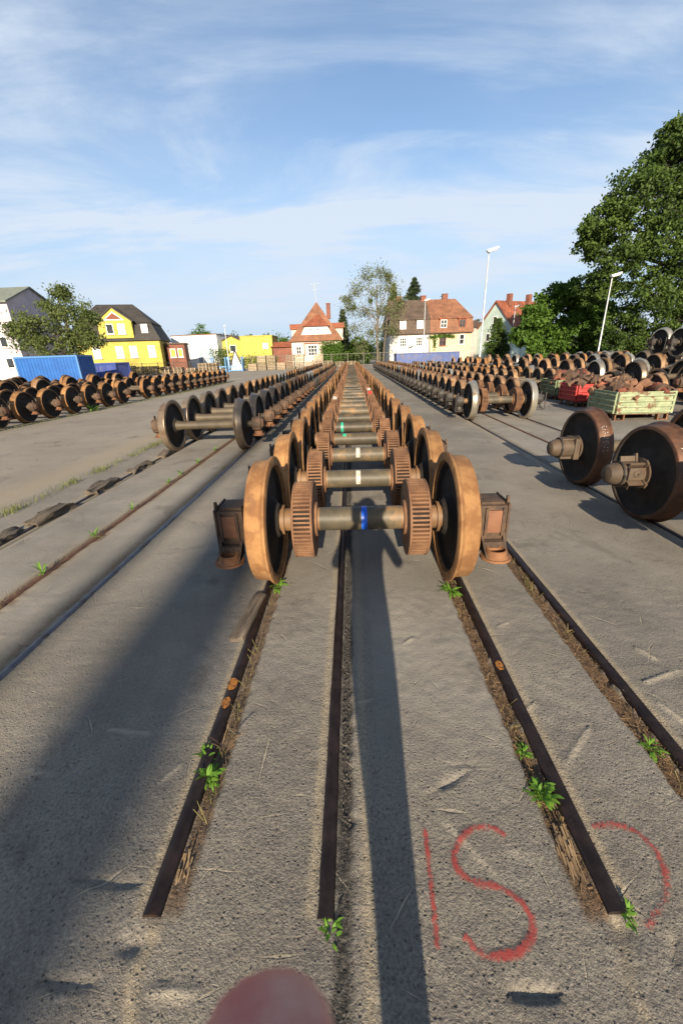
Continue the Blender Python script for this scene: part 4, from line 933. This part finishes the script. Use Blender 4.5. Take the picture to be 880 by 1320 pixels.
for (px, py, r) in ((75, 378, 1.3), (60, 398, 1.5), (95, 400, 1.7), (118, 415, 1.4), (45, 418, 1.5), (75, 420, 1.8), (105, 435, 1.6), (30, 440, 1.6), (60, 445, 1.7), (90, 448, 1.5), (125, 440, 1.1), (15, 425, 1.2)):
    p = at(px, py, 46); tl.append((p.x+30.5, random.uniform(-1, 1), p.z, r, r, r*.8))
tree('olive_tree', 'airy olive-green tree behind the blue shipping container', -30.5, 46, 9.5, tl, 15000, .13, leaf_olive, .22, bark_d, clumps=26, spread=.24, seed=8, shell=.4)
# two-stemmed light tree before the double house
ll = []
for (px, py, r) in ((470, 358, .9), (490, 352, .9), (458, 375, .8), (482, 378, 1.0), (500, 372, .9), (450, 398, .9), (470, 402, .9), (495, 398, 1.0), (510, 405, .9), (455, 425, .9), (478, 428, .9), (505, 425, .9), (515, 390, .7), (446, 388, .6), (465, 448, .8), (500, 358, .6)):
    p = at(px, py, 70); ll.append((p.x-4.4, random.uniform(-.8, .8), p.z, r*1.55, r*1.55, r*1.6))
lt = tree('birch_tree', 'tall airy pale-leaved tree with mistletoe balls before the double house', 4.4, 70, 13, ll, 10500, .12, leaf_pale, .20, bark, clumps=20, spread=.42, seed=9, shell=.15)
q = MB(); q.tube([(.9, 0, 0), (1.1, 0, 3.5), (1.5, .1, 7), (1.7, 0, 11.5)], [.2, .17, .11, .04], 8); q.tube([(1.2, 0, 4.2), (2.6, .1, 7.2)], [.1, .03], 6); q.build('stem', bark, lt)
for (px, py) in ((456, 397), (477, 388)):
    p = at(px, py, 70); A = leaf_cloud((p.x-4.4, -.2, p.z), (.18, .18, .18), 260, .11); mesh_np('mistletoe', A.reshape(-1, 3), np.arange(len(A)*4).reshape(-1, 4), leaf_deep, lt)
def conifer(name, label, x, y, hh, rb, n, seed, lm=leaf_fir):
    rs = np.random.RandomState(seed); t = thing(name, label, 'tree', (x, y, 0)); q = MB(); q.tube([(0, 0, 0), (0, 0, hh)], [.25, .03], 8)
    o_ = []; nl = 26
    for k in range(nl):
        f = k/(nl-1); z_ = hh*(.12+.86*f); r_ = rb*(1-f)**.85+.08
        nb = int(6+8*(1-f))
        for j in range(nb):
            a = rs.uniform(0, 6.28); rr = r_*rs.uniform(.75, 1.15)
            for u in (.35, .65, .95):
                o_.append(leaf_cloud((rr*u*math.cos(a), rr*u*math.sin(a), z_-rr*u*.30), (.16+.13*r_,)*2+(.16,), n, .20, .45))
            if j % 3 == 0: q.tube([(0, 0, z_), (rr*math.cos(a), rr*math.sin(a), z_-rr*.2)], [.04, .01], 4)
    A = np.concatenate(o_); q.build('trunk', bark_d, t); mesh_np('crown', A.reshape(-1, 3), np.arange(len(A)*4).reshape(-1, 4), lm, t)
p = at(534, 358, 96); conifer('spruce_tree', 'dark pointed spruce rising behind the double house', p.x, 96, p.z, 6.2, 40, 11)
p = at(441, 400, 86); conifer('cypress_tree', 'narrow dark conifer right of the pink villa', p.x, 86, p.z, 1.7, 20, 12, leaf_fir)
p = at(507, 366, 97); conifer('fir_tree', 'paler conifer half hidden behind the airy tree', p.x, 97, p.z, 4.2, 26, 13, leaf_olive)
def blobtree(name, label, px, py, Y, r, n, lm, seed, tall=None):
    p = at(px, py, Y); hh = p.z
    lobes = [lob(0, hh-r*.9, r*.75), lob(-r*.6, hh-r*1.5, r*.7), lob(r*.65, hh-r*1.45, r*.7), lob(0, hh-r*2.0, r*.8)]
    tree(name, label, p.x, Y, hh, lobes, n, .22, lm, .2, bark_d, clumps=24, seed=seed, cat='tree', group='trees beyond the houses')
blobtree('roadside_tree', 'rounded green tree behind the white shed', 261, 411, 105, 4.2, 7000, leaf_mid, 21)
blobtree('roadside_tree', 'low tree rising just left of the flat yellow building roof', 301, 427, 112, 3.2, 3500, leaf_far, 22)
blobtree('roadside_tree', 'pale tree showing above the flat yellow building, left of centre', 322, 428, 118, 2.8, 3000, leaf_far, 23)
blobtree('roadside_tree', 'pale tree showing above the right end of flat yellow building', 338, 428, 116, 3.0, 3000, leaf_far, 24)
blobtree('roadside_tree', 'green tree above the red shed, left of the villa', 364, 427, 104, 3.6, 5000, leaf_mid, 25)
blobtree('roadside_tree', 'treetop peeping over the red half of the double roof', 575, 380, 110, 2.6, 3000, leaf_olive, 26)
blobtree('roadside_tree', 'light green tree filling the gap right of the villa', 462, 432, 84, 2.4, 5000, leaf_mid, 27)
blobtree('roadside_tree', 'pale tree behind the grey house', 616, 408, 120, 2.6, 2500, leaf_far, 28)
p = at(427, 447, 77.5); A = np.concatenate([leaf_cloud((p.x+dx, 77.5, z_), (.35, .35, .35), 260, .14) for dx in (-1.3, -.6, .1, .8, 1.4) for z_ in (1.0, 1.9, 2.7, 3.4)])
tag(mesh_np('hedge', A.reshape(-1, 3), np.arange(len(A)*4).reshape(-1, 4), leaf_mid), 'bright green clipped hedge at the right corner of the villa', 'hedge')
p = at(275, 458, 80); A = np.concatenate([leaf_cloud((p.x+dx, 80, z_), (.5, .4, .4), 160, .16) for dx in (.5, 1.6, 2.6) for z_ in (1.0, 2.0, 3.0)])
tag(mesh_np('bush', A.reshape(-1, 3), np.arange(len(A)*4).reshape(-1, 4), leaf_deep), 'dark bush at the foot of the slender lamp post', 'bush')
p = at(333, 463, 80); A = np.concatenate([leaf_cloud((p.x-3.2+.9*k, 80, z_), (.4, .3, .35), 130, .14) for k in range(8) for z_ in (.8, 1.6)])
tag(mesh_np('hedge', A.reshape(-1, 3), np.arange(len(A)*4).reshape(-1, 4), leaf_olive), 'yellow-green hedge below the flat yellow building', 'hedge')
# far wood closing the horizon
o_ = []
for k in range(150):
    x_ = -230+460*k/149+rng.uniform(-2, 2); r_ = rng.uniform(2.2, 4.2)
    for z_ in (1.2, r_*1.0, r_*1.5): o_.append(leaf_cloud((x_, 150+rng.uniform(-6, 6), z_), (r_*.75, r_*.7, r_*.42), 90, .5))
A = np.concatenate(o_); tag(mesh_np('treeline', A.reshape(-1, 3), np.arange(len(A)*4).reshape(-1, 4), leaf_far), 'distant low wood along the horizon', 'wood', kind='stuff')

# ------------------------------------------------------------------ fences and stored timber
random.seed(31)
def fence(x0, x1, y, hh, step, label, bars, m, y2=None):
    t = thing('fence', label, 'fence', (x0, y, 0), math.atan2((y2 if y2 is not None else y)-y, x1-x0)); ln = math.hypot(x1-x0, (y2 or y)-y)
    k = 0
    while k*step <= ln: q = MB(); q.box((k*step, 0, hh/2), (.09, .09, hh)); q.build('post', m, t, smooth=0); k += 1
    q = MB(); q.box((ln/2, .06, hh-.1), (ln, .04, .05)); q.box((ln/2, .06, .25), (ln, .04, .05)); n = int(ln/bars)
    for j in range(n): q.box((j*bars+.02, .06, hh/2), (.022, .022, hh-.1))
    q.build('mesh_panel', m, t, smooth=0)
fm_ = mat('weathered fence steel', (0.10, 0.095, 0.08), (0.15, 0.135, 0.11), 2, .7)
fence(-46, -25, 66, 1.6, 2.5, 'dark railing of upright bars before the yellow mansard house', .22, mat('dark iron', (0.045, 0.04, 0.035), rough=.7), 68)
fence(-23, 9, 66, 2.0, 2.5, 'grey wire fence at the end of the yard before the villa', .55, fm_)
pal = None
def pallet_mb():
    q = MB()
    for k in range(5): q.box((-.52+.26*k, 0, .132), (.13, .8, .022))
    for s in (-.35, 0, .35): q.box((0, s, .11), (1.2, .12, .02)); q.box((0, s, .011), (1.2, .1, .022))
    for sx in (-.52, 0, .52):
        for s in (-.35, 0, .35): q.box((sx, s, .061), (.13, .1, .078))
    return q
pal = pallet_mb().build('pallet', pallet_w, smooth=0); first_p = True
def pallets(x, y, n, rz, where):
    global first_p
    for k in range(n):
        o = pal if first_p else pal.copy()
        if not first_p: col.objects.link(o)
        first_p = False; o.location = (x+random.uniform(-.04, .04), y+random.uniform(-.04, .04), .145*k); o.rotation_euler = (0, 0, rz+random.uniform(-.05, .05)); o.scale = (1.1, 1.1, 1)
        tag(o, 'weathered wooden pallet in the stacks '+where, 'pallet', 'pallets stacked '+where)
for k in range(13): pallets(-38.5+1.55*k+random.uniform(-.2, .2), 56+.4*k, random.randint(4, 9), rad(-6), 'before the yellow mansard house')
for k in range(4): pallets(-5.2+1.75*k, 64.3, random.randint(5, 8), 0, 'before the villa')
pallets(7.2, 64, 8, 0.1, 'beside the airy tree')
# slatted timber boxes along the end of the yard
def box_pallet():
    t = thing('timber_box', 'weathered slatted timber box', 'box'); q = MB()
    for s in (-1, 1):
        for k in range(4): q.box((0, s*.42, .25+.21*k), (1.2, .025, .15)); q.box((s*.6, 0, .25+.21*k), (.025, .8, .15))
    q.box((0, 0, .17), (1.15, .8, .03)); q.build('slat_wall', pallet_w, t, smooth=0)
    for sx in (-1, 1):
        for sy in (-1, 1): q = MB(); q.box((sx*.55, sy*.38, .52), (.08, .08, 1.02)); q.build('corner_post', pallet_w, t, smooth=0)
    q = MB()
    for s in (-.38, 0, .38): q.box((0, s, .06), (1.2, .1, .1))
    q.build('skid', pallet_w, t, smooth=0); return t
bxp = box_pallet(); fst = True
for k in range(8):
    for lv in range(2 if k % 3 else 1):
        o = bxp if fst else copy_tree(bxp); fst = False
        o.location = (-14.6+1.42*k, 62.6, 1.04*lv); tag(o, ('lower' if lv == 0 else 'upper')+' slatted timber box, %s stack from the blue racks' % ordinal(k+1), 'box', 'timber boxes at the end of the yard')
def rack():
    t = thing('steel_rack', 'rack', 'rack'); m = mat('rack blue', (0.06, 0.20, 0.42), (0.09, 0.26, 0.50), 3, .5)
    for sx in (-1, 1):
        for sy in (-1, 1): q = MB(); q.box((sx*1.0, sy*.5, 1.0), (.12, .12, 2.0)); q.build('post', m, t, smooth=0)
    q = MB()
    for z_ in (.15, .7):
        for sy in (-1, 1): q.box((0, sy*.5, z_), (1.88, .1, .12))
        for sx in (-1, 1): q.box((sx*1.0, 0, z_), (.1, .88, .12))
    q.build('frame', m, t, smooth=0); return t
rk = rack()
for k, lb in enumerate(('blue steel post rack left of two, by the slender lamp post', 'blue steel post rack next to the timber boxes')):
    o = rk if k == 0 else copy_tree(rk); o.location = (-19.2+2.4*k, 61.5, 0); tag(o, lb, 'rack', 'blue steel racks')
t = thing('tent_sign', 'white pointed board behind the blue racks', 'board', (-17.6, 64.5, 0))
q = MB(); q.prism([(-1.0, 0, 0), (1.0, 0, 0), (0, 0, 2.7)], (0, .12, 0)); q.build('panel', frame_w, t, smooth=0)
q = MB()
for s in (-1, 1): q.tube([(s*1.15, 0.05, 0), (0, .05, 2.95)], .09, 6)
q.build('frame', box_dark, t)

# timber beside the rails
def sleeper(px, py, ln, wd, hh, rz, label, tilt=0.0, rag=1.0):
    p = G(px, py); q = MB(); q.box((0, 0, hh/2), (wd, ln, hh), bev=.012); bmesh.ops.subdivide_edges(q.bm, edges=q.bm.edges[:], cuts=5, use_grid_fill=True)
    for v in q.bm.verts: v.co += Vector((mnoise.noise(v.co*9+Vector((px, 0, 0)))*.05, mnoise.noise(v.co*7+Vector((0, py, 0)))*.10, mnoise.noise(v.co*11+Vector((py, 0, 0)))*.05-.01-.04*abs(v.co.y/ln)))*rag
    o = q.build('timber_block', timber, smooth=40); o.location = (p.x, p.y, -.012); o.rotation_euler = (tilt, 0, rz); tag(o, label, 'timber block', None)
sleeper(322, 795, .50, .095, .05, -.10, 'weathered grey timber wedged beside the rail at the front left wheel', 0, .3)
sleeper(66, 665, .62, .17, .10, -.06, 'dark broken timber block by the left rail, nearest of those beside grass', .02)
sleeper(133, 628, .75, .17, .09, .05, 'dark timber block by the left rail, second from the camera')
sleeper(181, 603, .75, .15, .08, .04, 'flat dark timber block by the left rail, third from the camera')
sleeper(215, 586, .7, .16, .09, .03, 'timber block against the outer wheel of the left row')
sleeper(5, 695, .45, .16, .08, .0, 'dark timber block cut by the left edge of the photo')
def splinter(px, py, label, n, ln):
    p = G(px, py); q = MB()
    for k in range(n):
        x_ = random.uniform(-.028, .028); y_ = random.uniform(-ln*.3, ln*.3); l_ = ln*random.uniform(.3, .6)
        q.tube([(x_, y_-l_/2, random.uniform(-.03, -.012)), (x_+random.uniform(-.008, .008), y_+l_/2, random.uniform(-.02, .004))], random.uniform(.002, .0045), 5)
    o = q.build('splintered_wood', timber_b); o.location = (p.x, p.y, .004); tag(o, label, 'wood')
timber_b = mat('splintered timber', (0.13, 0.085, 0.045), (0.26, 0.18, 0.10), 6, .9, stretch=(20, 1, 20))
splinter(737, 1110, 'splintered brown wood filler beside the right rail bar end', 46, .20)
splinter(236, 1120, 'dark splintered wood filler beside the left rail bar end', 18, .12)

# ------------------------------------------------------------------ weeds, straw, gravel
def weed(px, py, n, ln, wd, label, up=.9, dry=False, ang=None, seed=0, z=0.0):
    random.seed(seed+int(px)); p = G(px, py); Vv, Ff = [], []
    for k in range(n):
        a = random.uniform(0, 2*PI); l_ = ln*random.uniform(.5, 1.1); w_ = wd*random.uniform(.7, 1.2); base = Vector((random.uniform(-.012, .012), random.uniform(-.02, .02), 0)); e0 = min(1.5, random.uniform(.25, 1.2)*up)
        d = Vector((math.cos(a), math.sin(a), 0)); s_ = Vector((-d.y, d.x, 0)); i0 = len(Vv); seg = 5; pos = base.copy(); e_ = e0; stalk = .35
        for j in range(seg+1):
            f = j/seg; ww = w_*(0.12 if f < stalk else math.sin(PI*min(1, (f-stalk)/(1-stalk)*.9+.1))*(.9)+.03)
            Vv += [tuple(pos-s_*ww/2), tuple(pos+s_*ww/2+Vector((0, 0, ww*.15)))]
            pos += (d*math.cos(e_)+Vector((0, 0, 1))*math.sin(e_))*(l_/seg); e_ -= .30*random.uniform(.6, 1.3)
        Ff += [(i0+2*j, i0+2*j+1, i0+2*j+3, i0+2*j+2) for j in range(seg)]
    o = mesh_np('weed', Vv, Ff, dry_straw if dry else weed_leaf); o.location = (p.x, p.y, -.02+z); tag(o, label, 'weed')
weed(268, 1000, 60, .075, .015, 'bright green leafy weed beside the left rail bar', 1.35, seed=1)
weed(266, 972, 44, .07, .013, 'smaller green weed just above it on the left rail bar', 1.4, seed=2)
weed(426, 1198, 40, .05, .012, 'small green weed at the end of the central rail bar', 1.3, seed=3)
weed(698, 1022, 64, .08, .016, 'bright green weed leaning over the right rail bar', 1.35, seed=4)
weed(674, 965, 40, .05, .010, 'small weed in the groove left of the right rail bar', 1.1, seed=5)
weed(806, 1176, 44, .055, .011, 'bright green tuft at the end of the right rail bar', 1.2, seed=6)
weed(360, 755, 26, .11, .020, 'light green weed under the front left wheel', 1.0, seed=7)
weed(580, 762, 60, .12, .014, 'grey-green weed under the front right wheel', 1.1, seed=8)
weed(838, 962, 34, .07, .010, 'small weed beside the outermost rail bar', 1.3, seed=9)
weed(290, 968, 14, .16, .004, 'dry dark grass stalks next to the left rail weed', 1.2, True, seed=10)
for i, (px, py) in enumerate(((56, 741), (122, 693), (172, 657), (217, 623), (233, 612), (255, 597), (277, 581))): weed(px, py, 12, .15, .016, 'sprig of weed along the rust-red rail strip, %s from the camera' % ONES[i], 2.6, seed=20+i)
weed(119, 530, 26, .42, .06, 'green weed at the foot of the far-left wheelsets', 1.3, seed=40)
# grass verge
def blades(areas, n, hmin, hmax, wd, name, m, label, lean=.5):
    tot = []
    for (fx, cnt) in areas:
        for _ in range(cnt):
            x_, y_, z_ = fx(); hh = random.uniform(hmin, hmax); a = random.uniform(0, 6.28); l_ = random.uniform(.1, lean)*hh; s_ = wd/2
            b0 = np.array((x_, y_, z_)); t_ = np.array((math.cos(a), math.sin(a), 0)); n_ = np.array((-t_[1], t_[0], 0))
            tot.append(np.stack([b0-n_*s_, b0+n_*s_, b0+t_*l_+n_*s_*.3+np.array((0, 0, hh)), b0+t_*l_*.9-n_*s_*.3+np.array((0, 0, hh))]))
    A = np.stack(tot); return tag(mesh_np(name, A.reshape(-1, 3), np.arange(len(A)*4).reshape(-1, 4), m), label, name, kind='stuff')
mat_mix = foliage('half dry grass', (0.09, 0.11, 0.025), (0.27, 0.20, 0.09), .2)
random.seed(77)
def verge():
    y_ = random.uniform(2.5, 13)
    while mnoise.noise(Vector((y_*2.6, 0, 0))) < random.uniform(-.3, .35): y_ = random.uniform(2.5, 13)
    return (-4.22+random.gauss(0, .05)+.02*math.sin(y_*3), y_, -.005)
def ll_foot():
    y_ = random.uniform(8, 33); return (-9.75+(y_-9)*.02+abs(random.gauss(0, .10))-.2, y_, -.005)
blades([(verge, 2000), (ll_foot, 2600)], 0, .015, .10, .006, 'grass', grass_leaf, 'thin grass verge between the drive and the left track')
def tuft(xc, y0, y1):
    def f():
        y_ = y0+(y1-y0)*random.random()
        while mnoise.noise(Vector((y_*3.1, xc*7, 2))) < random.uniform(-.1, .5): y_ = y0+(y1-y0)*random.random()
        return (xc+random.gauss(0, .02), y_, -.022)
    return f
blades([(tuft(RC[2]-.07, .9, 4.5), 130), (tuft(RC[3]-.08, 1.0, 6), 260), (tuft(RC[0]+.06, .9, 3), 90), (tuft(RL[2]-.08, 2, 9), 160), (tuft(RL[1], 2, 12), 240)], 0, .015, .065, .0028, 'dry_grass', mat_mix, 'sparse dry grass stalks standing in the rail grooves', .9)
def in_groove(lo, hi, y0, y1, pw=2.0):
    def f(): return (random.uniform(lo, hi), y0+(y1-y0)*random.random()**pw, random.uniform(-.02, .0))
    return f
def slivers(areas, name, m, label):
    tot = []
    for (fx, cnt) in areas:
        for _ in range(cnt):
            c = np.array(fx()); a = random.uniform(0, PI); l_ = random.uniform(.003, .013)*random.choice((1, 1, 1, 1.6)); t_ = np.array((math.cos(a), math.sin(a), random.uniform(-.2, .3)))*l_; n_ = np.array((-math.sin(a), math.cos(a), random.uniform(-.4, .4)))*random.uniform(.0007, .0018)
            tot.append(np.stack([c-t_-n_, c-t_+n_, c+t_+n_, c+t_-n_]))
    A = np.stack(tot); return tag(mesh_np(name, A.reshape(-1, 3), np.arange(len(A)*4).reshape(-1, 4), m), label, name, kind='stuff')
slivers([(in_groove(RC[2]-.11, RC[2]-.03, .75, 3.2), 800), (in_groove(RC[3]-.13, RC[3]-.02, 1.0, 4.5), 1100), (in_groove(RC[0]+.03, RC[0]+.11, .75, 3.0), 160), (in_groove(RL[1]-.09, RL[1]+.08, 2, 9, 1.3), 700), (in_groove(RL[2]-.16, RL[2]-.03, 1.5, 8, 1.3), 350)], 'straw', dry_straw, 'dry straw and wood chips lying in the rail grooves')
st = []; sf = []
ico = [(0, 0, 1), (.9, 0, .3), (-.3, .85, .3), (-.6, -.6, .35), (.3, -.8, -.3), (0, 0, -.8)]; icf = [(0, 1, 2), (0, 2, 3), (0, 3, 4), (0, 4, 1), (5, 2, 1), (5, 3, 2), (5, 4, 3), (5, 1, 4)]
for k in range(1300):
    if k < 600: x_, y_ = random.uniform(RC[1]+.032, RC[1]+.09), .2+4.0*random.random()**1.8
    else: x_, y_ = random.uniform(-1.4, 1.9), .3+3.2*random.random()**1.5
    s_ = random.uniform(.0025, .007) if k < 600 else random.uniform(.0015, .0035); z_ = -.022 if k < 600 else .002; i0 = len(st)
    for v in ico: st.append((x_+v[0]*s_*random.uniform(.7, 1.3), y_+v[1]*s_*random.uniform(.7, 1.3), z_+v[2]*s_*.8))
    sf += [(i0+a, i0+b_, i0+c) for a, b_, c in icf]
grav = mat('gravel stones', (0.035, 0.031, 0.027), (0.125, 0.110, 0.092), 30, .9)
tag(mesh_np('gravel', st, sf, grav), 'small dark stones in the channel beside the central rail bar', 'gravel', kind='stuff')

# ------------------------------------------------------------------ unseen masts added to cast the left shadow bands, then the photographer
conc = mat('shadow mast concrete', (0.28, 0.27, 0.25), (0.34, 0.33, 0.30), 1.5, .9)
def mast(x, y, r, hh, label):  # invented shaft out of view, added only for the shadow it casts
    t = thing('shadow_mast', label, 'mast', (x, y, 0)); q = MB(); q.tube([(0, 0, 0), (0, 0, hh*.5), (0, 0, hh)], [r*1.04, r, r*.95], 20); q.build('shaft', conc, t)
    q = MB(); q.lathe([(0, .02), (0, r*1.5), (.25, r*1.5), (.25, .02)], 20, 'z'); q.build('plinth', conc, t)
mast(-1.36, -34, .36, 22, 'unseen thick mast added behind the camera to shade the left of middle track')
mast(-2.25, -26, .13, 18, 'unseen thin mast added behind the camera to shade the left track')

# photographer: one skinned body, fingertip reaching in front of the lens
skin = mat('skin', (0.58, 0.24, 0.18), (0.64, 0.33, 0.25), 110, .5, 0, .0003, 1400, c3=(.56, .16, .125), s3=70, t3=(.42, .72), spec=.5)
shirt = mat('dark shirt', (0.03, 0.035, 0.05), rough=.9); jeans = mat('jeans', (0.03, 0.045, 0.09), rough=.9); shoe = mat('shoe leather', (0.02, 0.017, 0.015), rough=.6); hairm = mat('hair', (0.03, 0.02, 0.012), rough=.7)
def skinned(chains, sub=2):
    """grow one surface round chains of (point, radius) joined at shared points"""
    vs_, es_, rs_ = [], [], []
    def vid(p):
        for i, v in enumerate(vs_):
            if (Vector(v)-Vector(p)).length < 1e-5: return i
        vs_.append(tuple(p)); rs_.append(None); return len(vs_)-1
    for ch in chains:
        pr = None
        for (p, r_) in ch:
            i = vid(p)
            if rs_[i] is None: rs_[i] = r_
            if pr is not None and pr != i: es_.append((pr, i))
            pr = i
    me = bpy.data.meshes.new('skeleton'); me.from_pydata(vs_, es_, []); o = bpy.data.objects.new('skeleton', me); col.objects.link(o)
    md = o.modifiers.new('skin', 'SKIN'); 
    for i, sv in enumerate(me.skin_vertices[0].data): sv.radius = (rs_[i], rs_[i]); sv.use_root = (i == 0)
    s2 = o.modifiers.new('sub', 'SUBSURF'); s2.levels = sub; s2.render_levels = sub
    dg = bpy.context.evaluated_depsgraph_get(); ev = o.evaluated_get(dg); m2 = bpy.data.meshes.new_from_object(ev)
    bpy.data.objects.remove(o); return m2
px0, py0 = .078, -.32
hip_ = (px0, py0, .93)
# finger: point on the sight line of its tip, about 4.6 cm in front of the lens
def campt(px, py, dep): d = ray(px, py); return Vector((0, 0, EYE))+d*dep
LENS = Vector((0, 0, EYE))
def hp(r_, u_, f_): return LENS+RGT*r_+UPV*u_+FWD*f_
tip = campt(341, 1322, .047); tip2 = campt(343, 1366, .047); mid_ = hp(-.0085, -.086, .047); base_ = hp(-.006, -.112, .040); palm = hp(.004, -.142, .012)
hand_l = hp(.0, -.165, -.012)
body = skinned([
    [(hip_, .15), ((px0, py0, 1.10), .135), ((px0, py0+.01, 1.30), .155), ((px0, py0, 1.44), .13), ((px0+.02, py0, 1.53), .058), ((px0+.04, py0+.02, 1.60), .07), ((px0+.05, py0+.03, 1.70), .092), ((px0+.05, py0+.025, 1.77), .075)],
    [(hip_, .15), ((px0-.06, py0-.03, .84), .09), ((px0+.01, py0-.12, .48), .066), ((px0+.025, py0-.30, .12), .046), ((px0+.025, py0-.24, .05), .040), ((px0+.02, py0-.15, .035), .03)],
    [(hip_, .15), ((px0+.06, py0, .84), .082), ((px0+.045, py0+.05, .48), .062), ((px0+.035, py0+.04, .10), .048), ((px0+.04, py0+.10, .045), .045), ((px0+.045, py0+.17, .035), .035)],
    [((px0, py0, 1.44), .13), ((px0-.19, py0, 1.42), .062), ((px0-.27, py0+.05, 1.20), .045), ((px0-.15, py0+.20, 1.42), .034), (tuple(hand_l), .026), (tuple(palm), .024)],
    [((px0, py0, 1.44), .13), ((px0+.19, py0, 1.42), .062), ((px0+.28, py0+.05, 1.20), .045), ((px0+.17, py0+.20, 1.42), .034), ((px0+.10, py0+.27, 1.55), .026), ((px0+.075, py0+.285, 1.585), .024)],
])
def chain_mesh(pts): return skinned([pts], 2)
fings = [chain_mesh([(tuple(palm), .011), (tuple(base_), .0102), (tuple(mid_), .0100), (tuple(tip2), .0099), (tuple(tip), .0082)])]
for k in range(3):   # three fingers curl round the lower edge of the phone
    u_ = -.128-.004*k; x_ = .014+.017*k; ln = (1.0, .94, .76)[k]
    fings.append(chain_mesh([(tuple(hp(x_*.7, u_-.01, .008)), .0090), (tuple(hp(x_, u_, .008+.026*ln)), .0084), (tuple(hp(x_+.002, u_+.018*ln, .008+.030*ln)), .0078), (tuple(hp(x_+.002, u_+.030*ln, .008+.014*ln)), .0068)]))
fings.append(chain_mesh([(tuple(hp(-.01, -.140, .004)), .0105), (tuple(hp(-.024, -.125, -.014)), .0098), (tuple(hp(-.016, -.105, -.026)), .0088), (tuple(hp(-.004, -.095, -.027)), .0072)]))
rp = Vector((px0+.075, py0+.285, 1.585))
for k in range(5):
    b0 = rp+Vector((0, .004, .010*k-.015)); ln = (.8, 1.0, 1.05, .95, .75)[k]
    fings.append(chain_mesh([(tuple(b0), .0086), (tuple(b0+Vector((-.004, .012 if k else -.014, .012))*ln), .0080), (tuple(b0+Vector((-.018, .016 if k else -.016, .020))*ln), .0072), (tuple(b0+Vector((-.030, .006 if k else -.012, .022))*ln), .0062)]))
bm = bmesh.new(); bm.from_mesh(body)
nb = len(bm.faces)
for f_ in fings: bm.from_mesh(f_)
for i, f_ in enumerate(bm.faces):
    c = f_.calc_center_median()
    if i >= nb: f_.material_index = 0
    elif c.z < .10: f_.material_index = 3
    elif c.z < .95 and abs(c.x-px0) < .24: f_.material_index = 2
    elif c.z > 1.53 or (c.y > py0+.20): f_.material_index = 0
    else: f_.material_index = 1
    f_.smooth = True
me = bpy.data.meshes.new('person'); bm.to_mesh(me); bm.free()
for m_ in (skin, shirt, jeans, shoe): me.materials.append(m_)
per = bpy.data.objects.new('person', me); col.objects.link(per)
tag(per, 'person taking the photo, reddish fingertip poking into the bottom of the picture', 'person')
q = MB(); q.lathe([(-.02, .098), (.03, .103), (.07, .088), (.10, .05), (.11, .002)], 20, 'z', c=(px0+.05, py0+.005, 1.748), closed=False); q.build('hair', hairm, per)
q = MB(); Mx = cam.matrix_world.to_3x3(); q.box((0, 0, 0), (.072, .150, .008), rot=Mx, bev=.003); ph = q.build('phone', blk)
ph.location = Vector((0, 0, EYE))-FWD*.012-UPV*.050; tag(ph, 'black phone held up behind the lens by the photographer', 'phone')
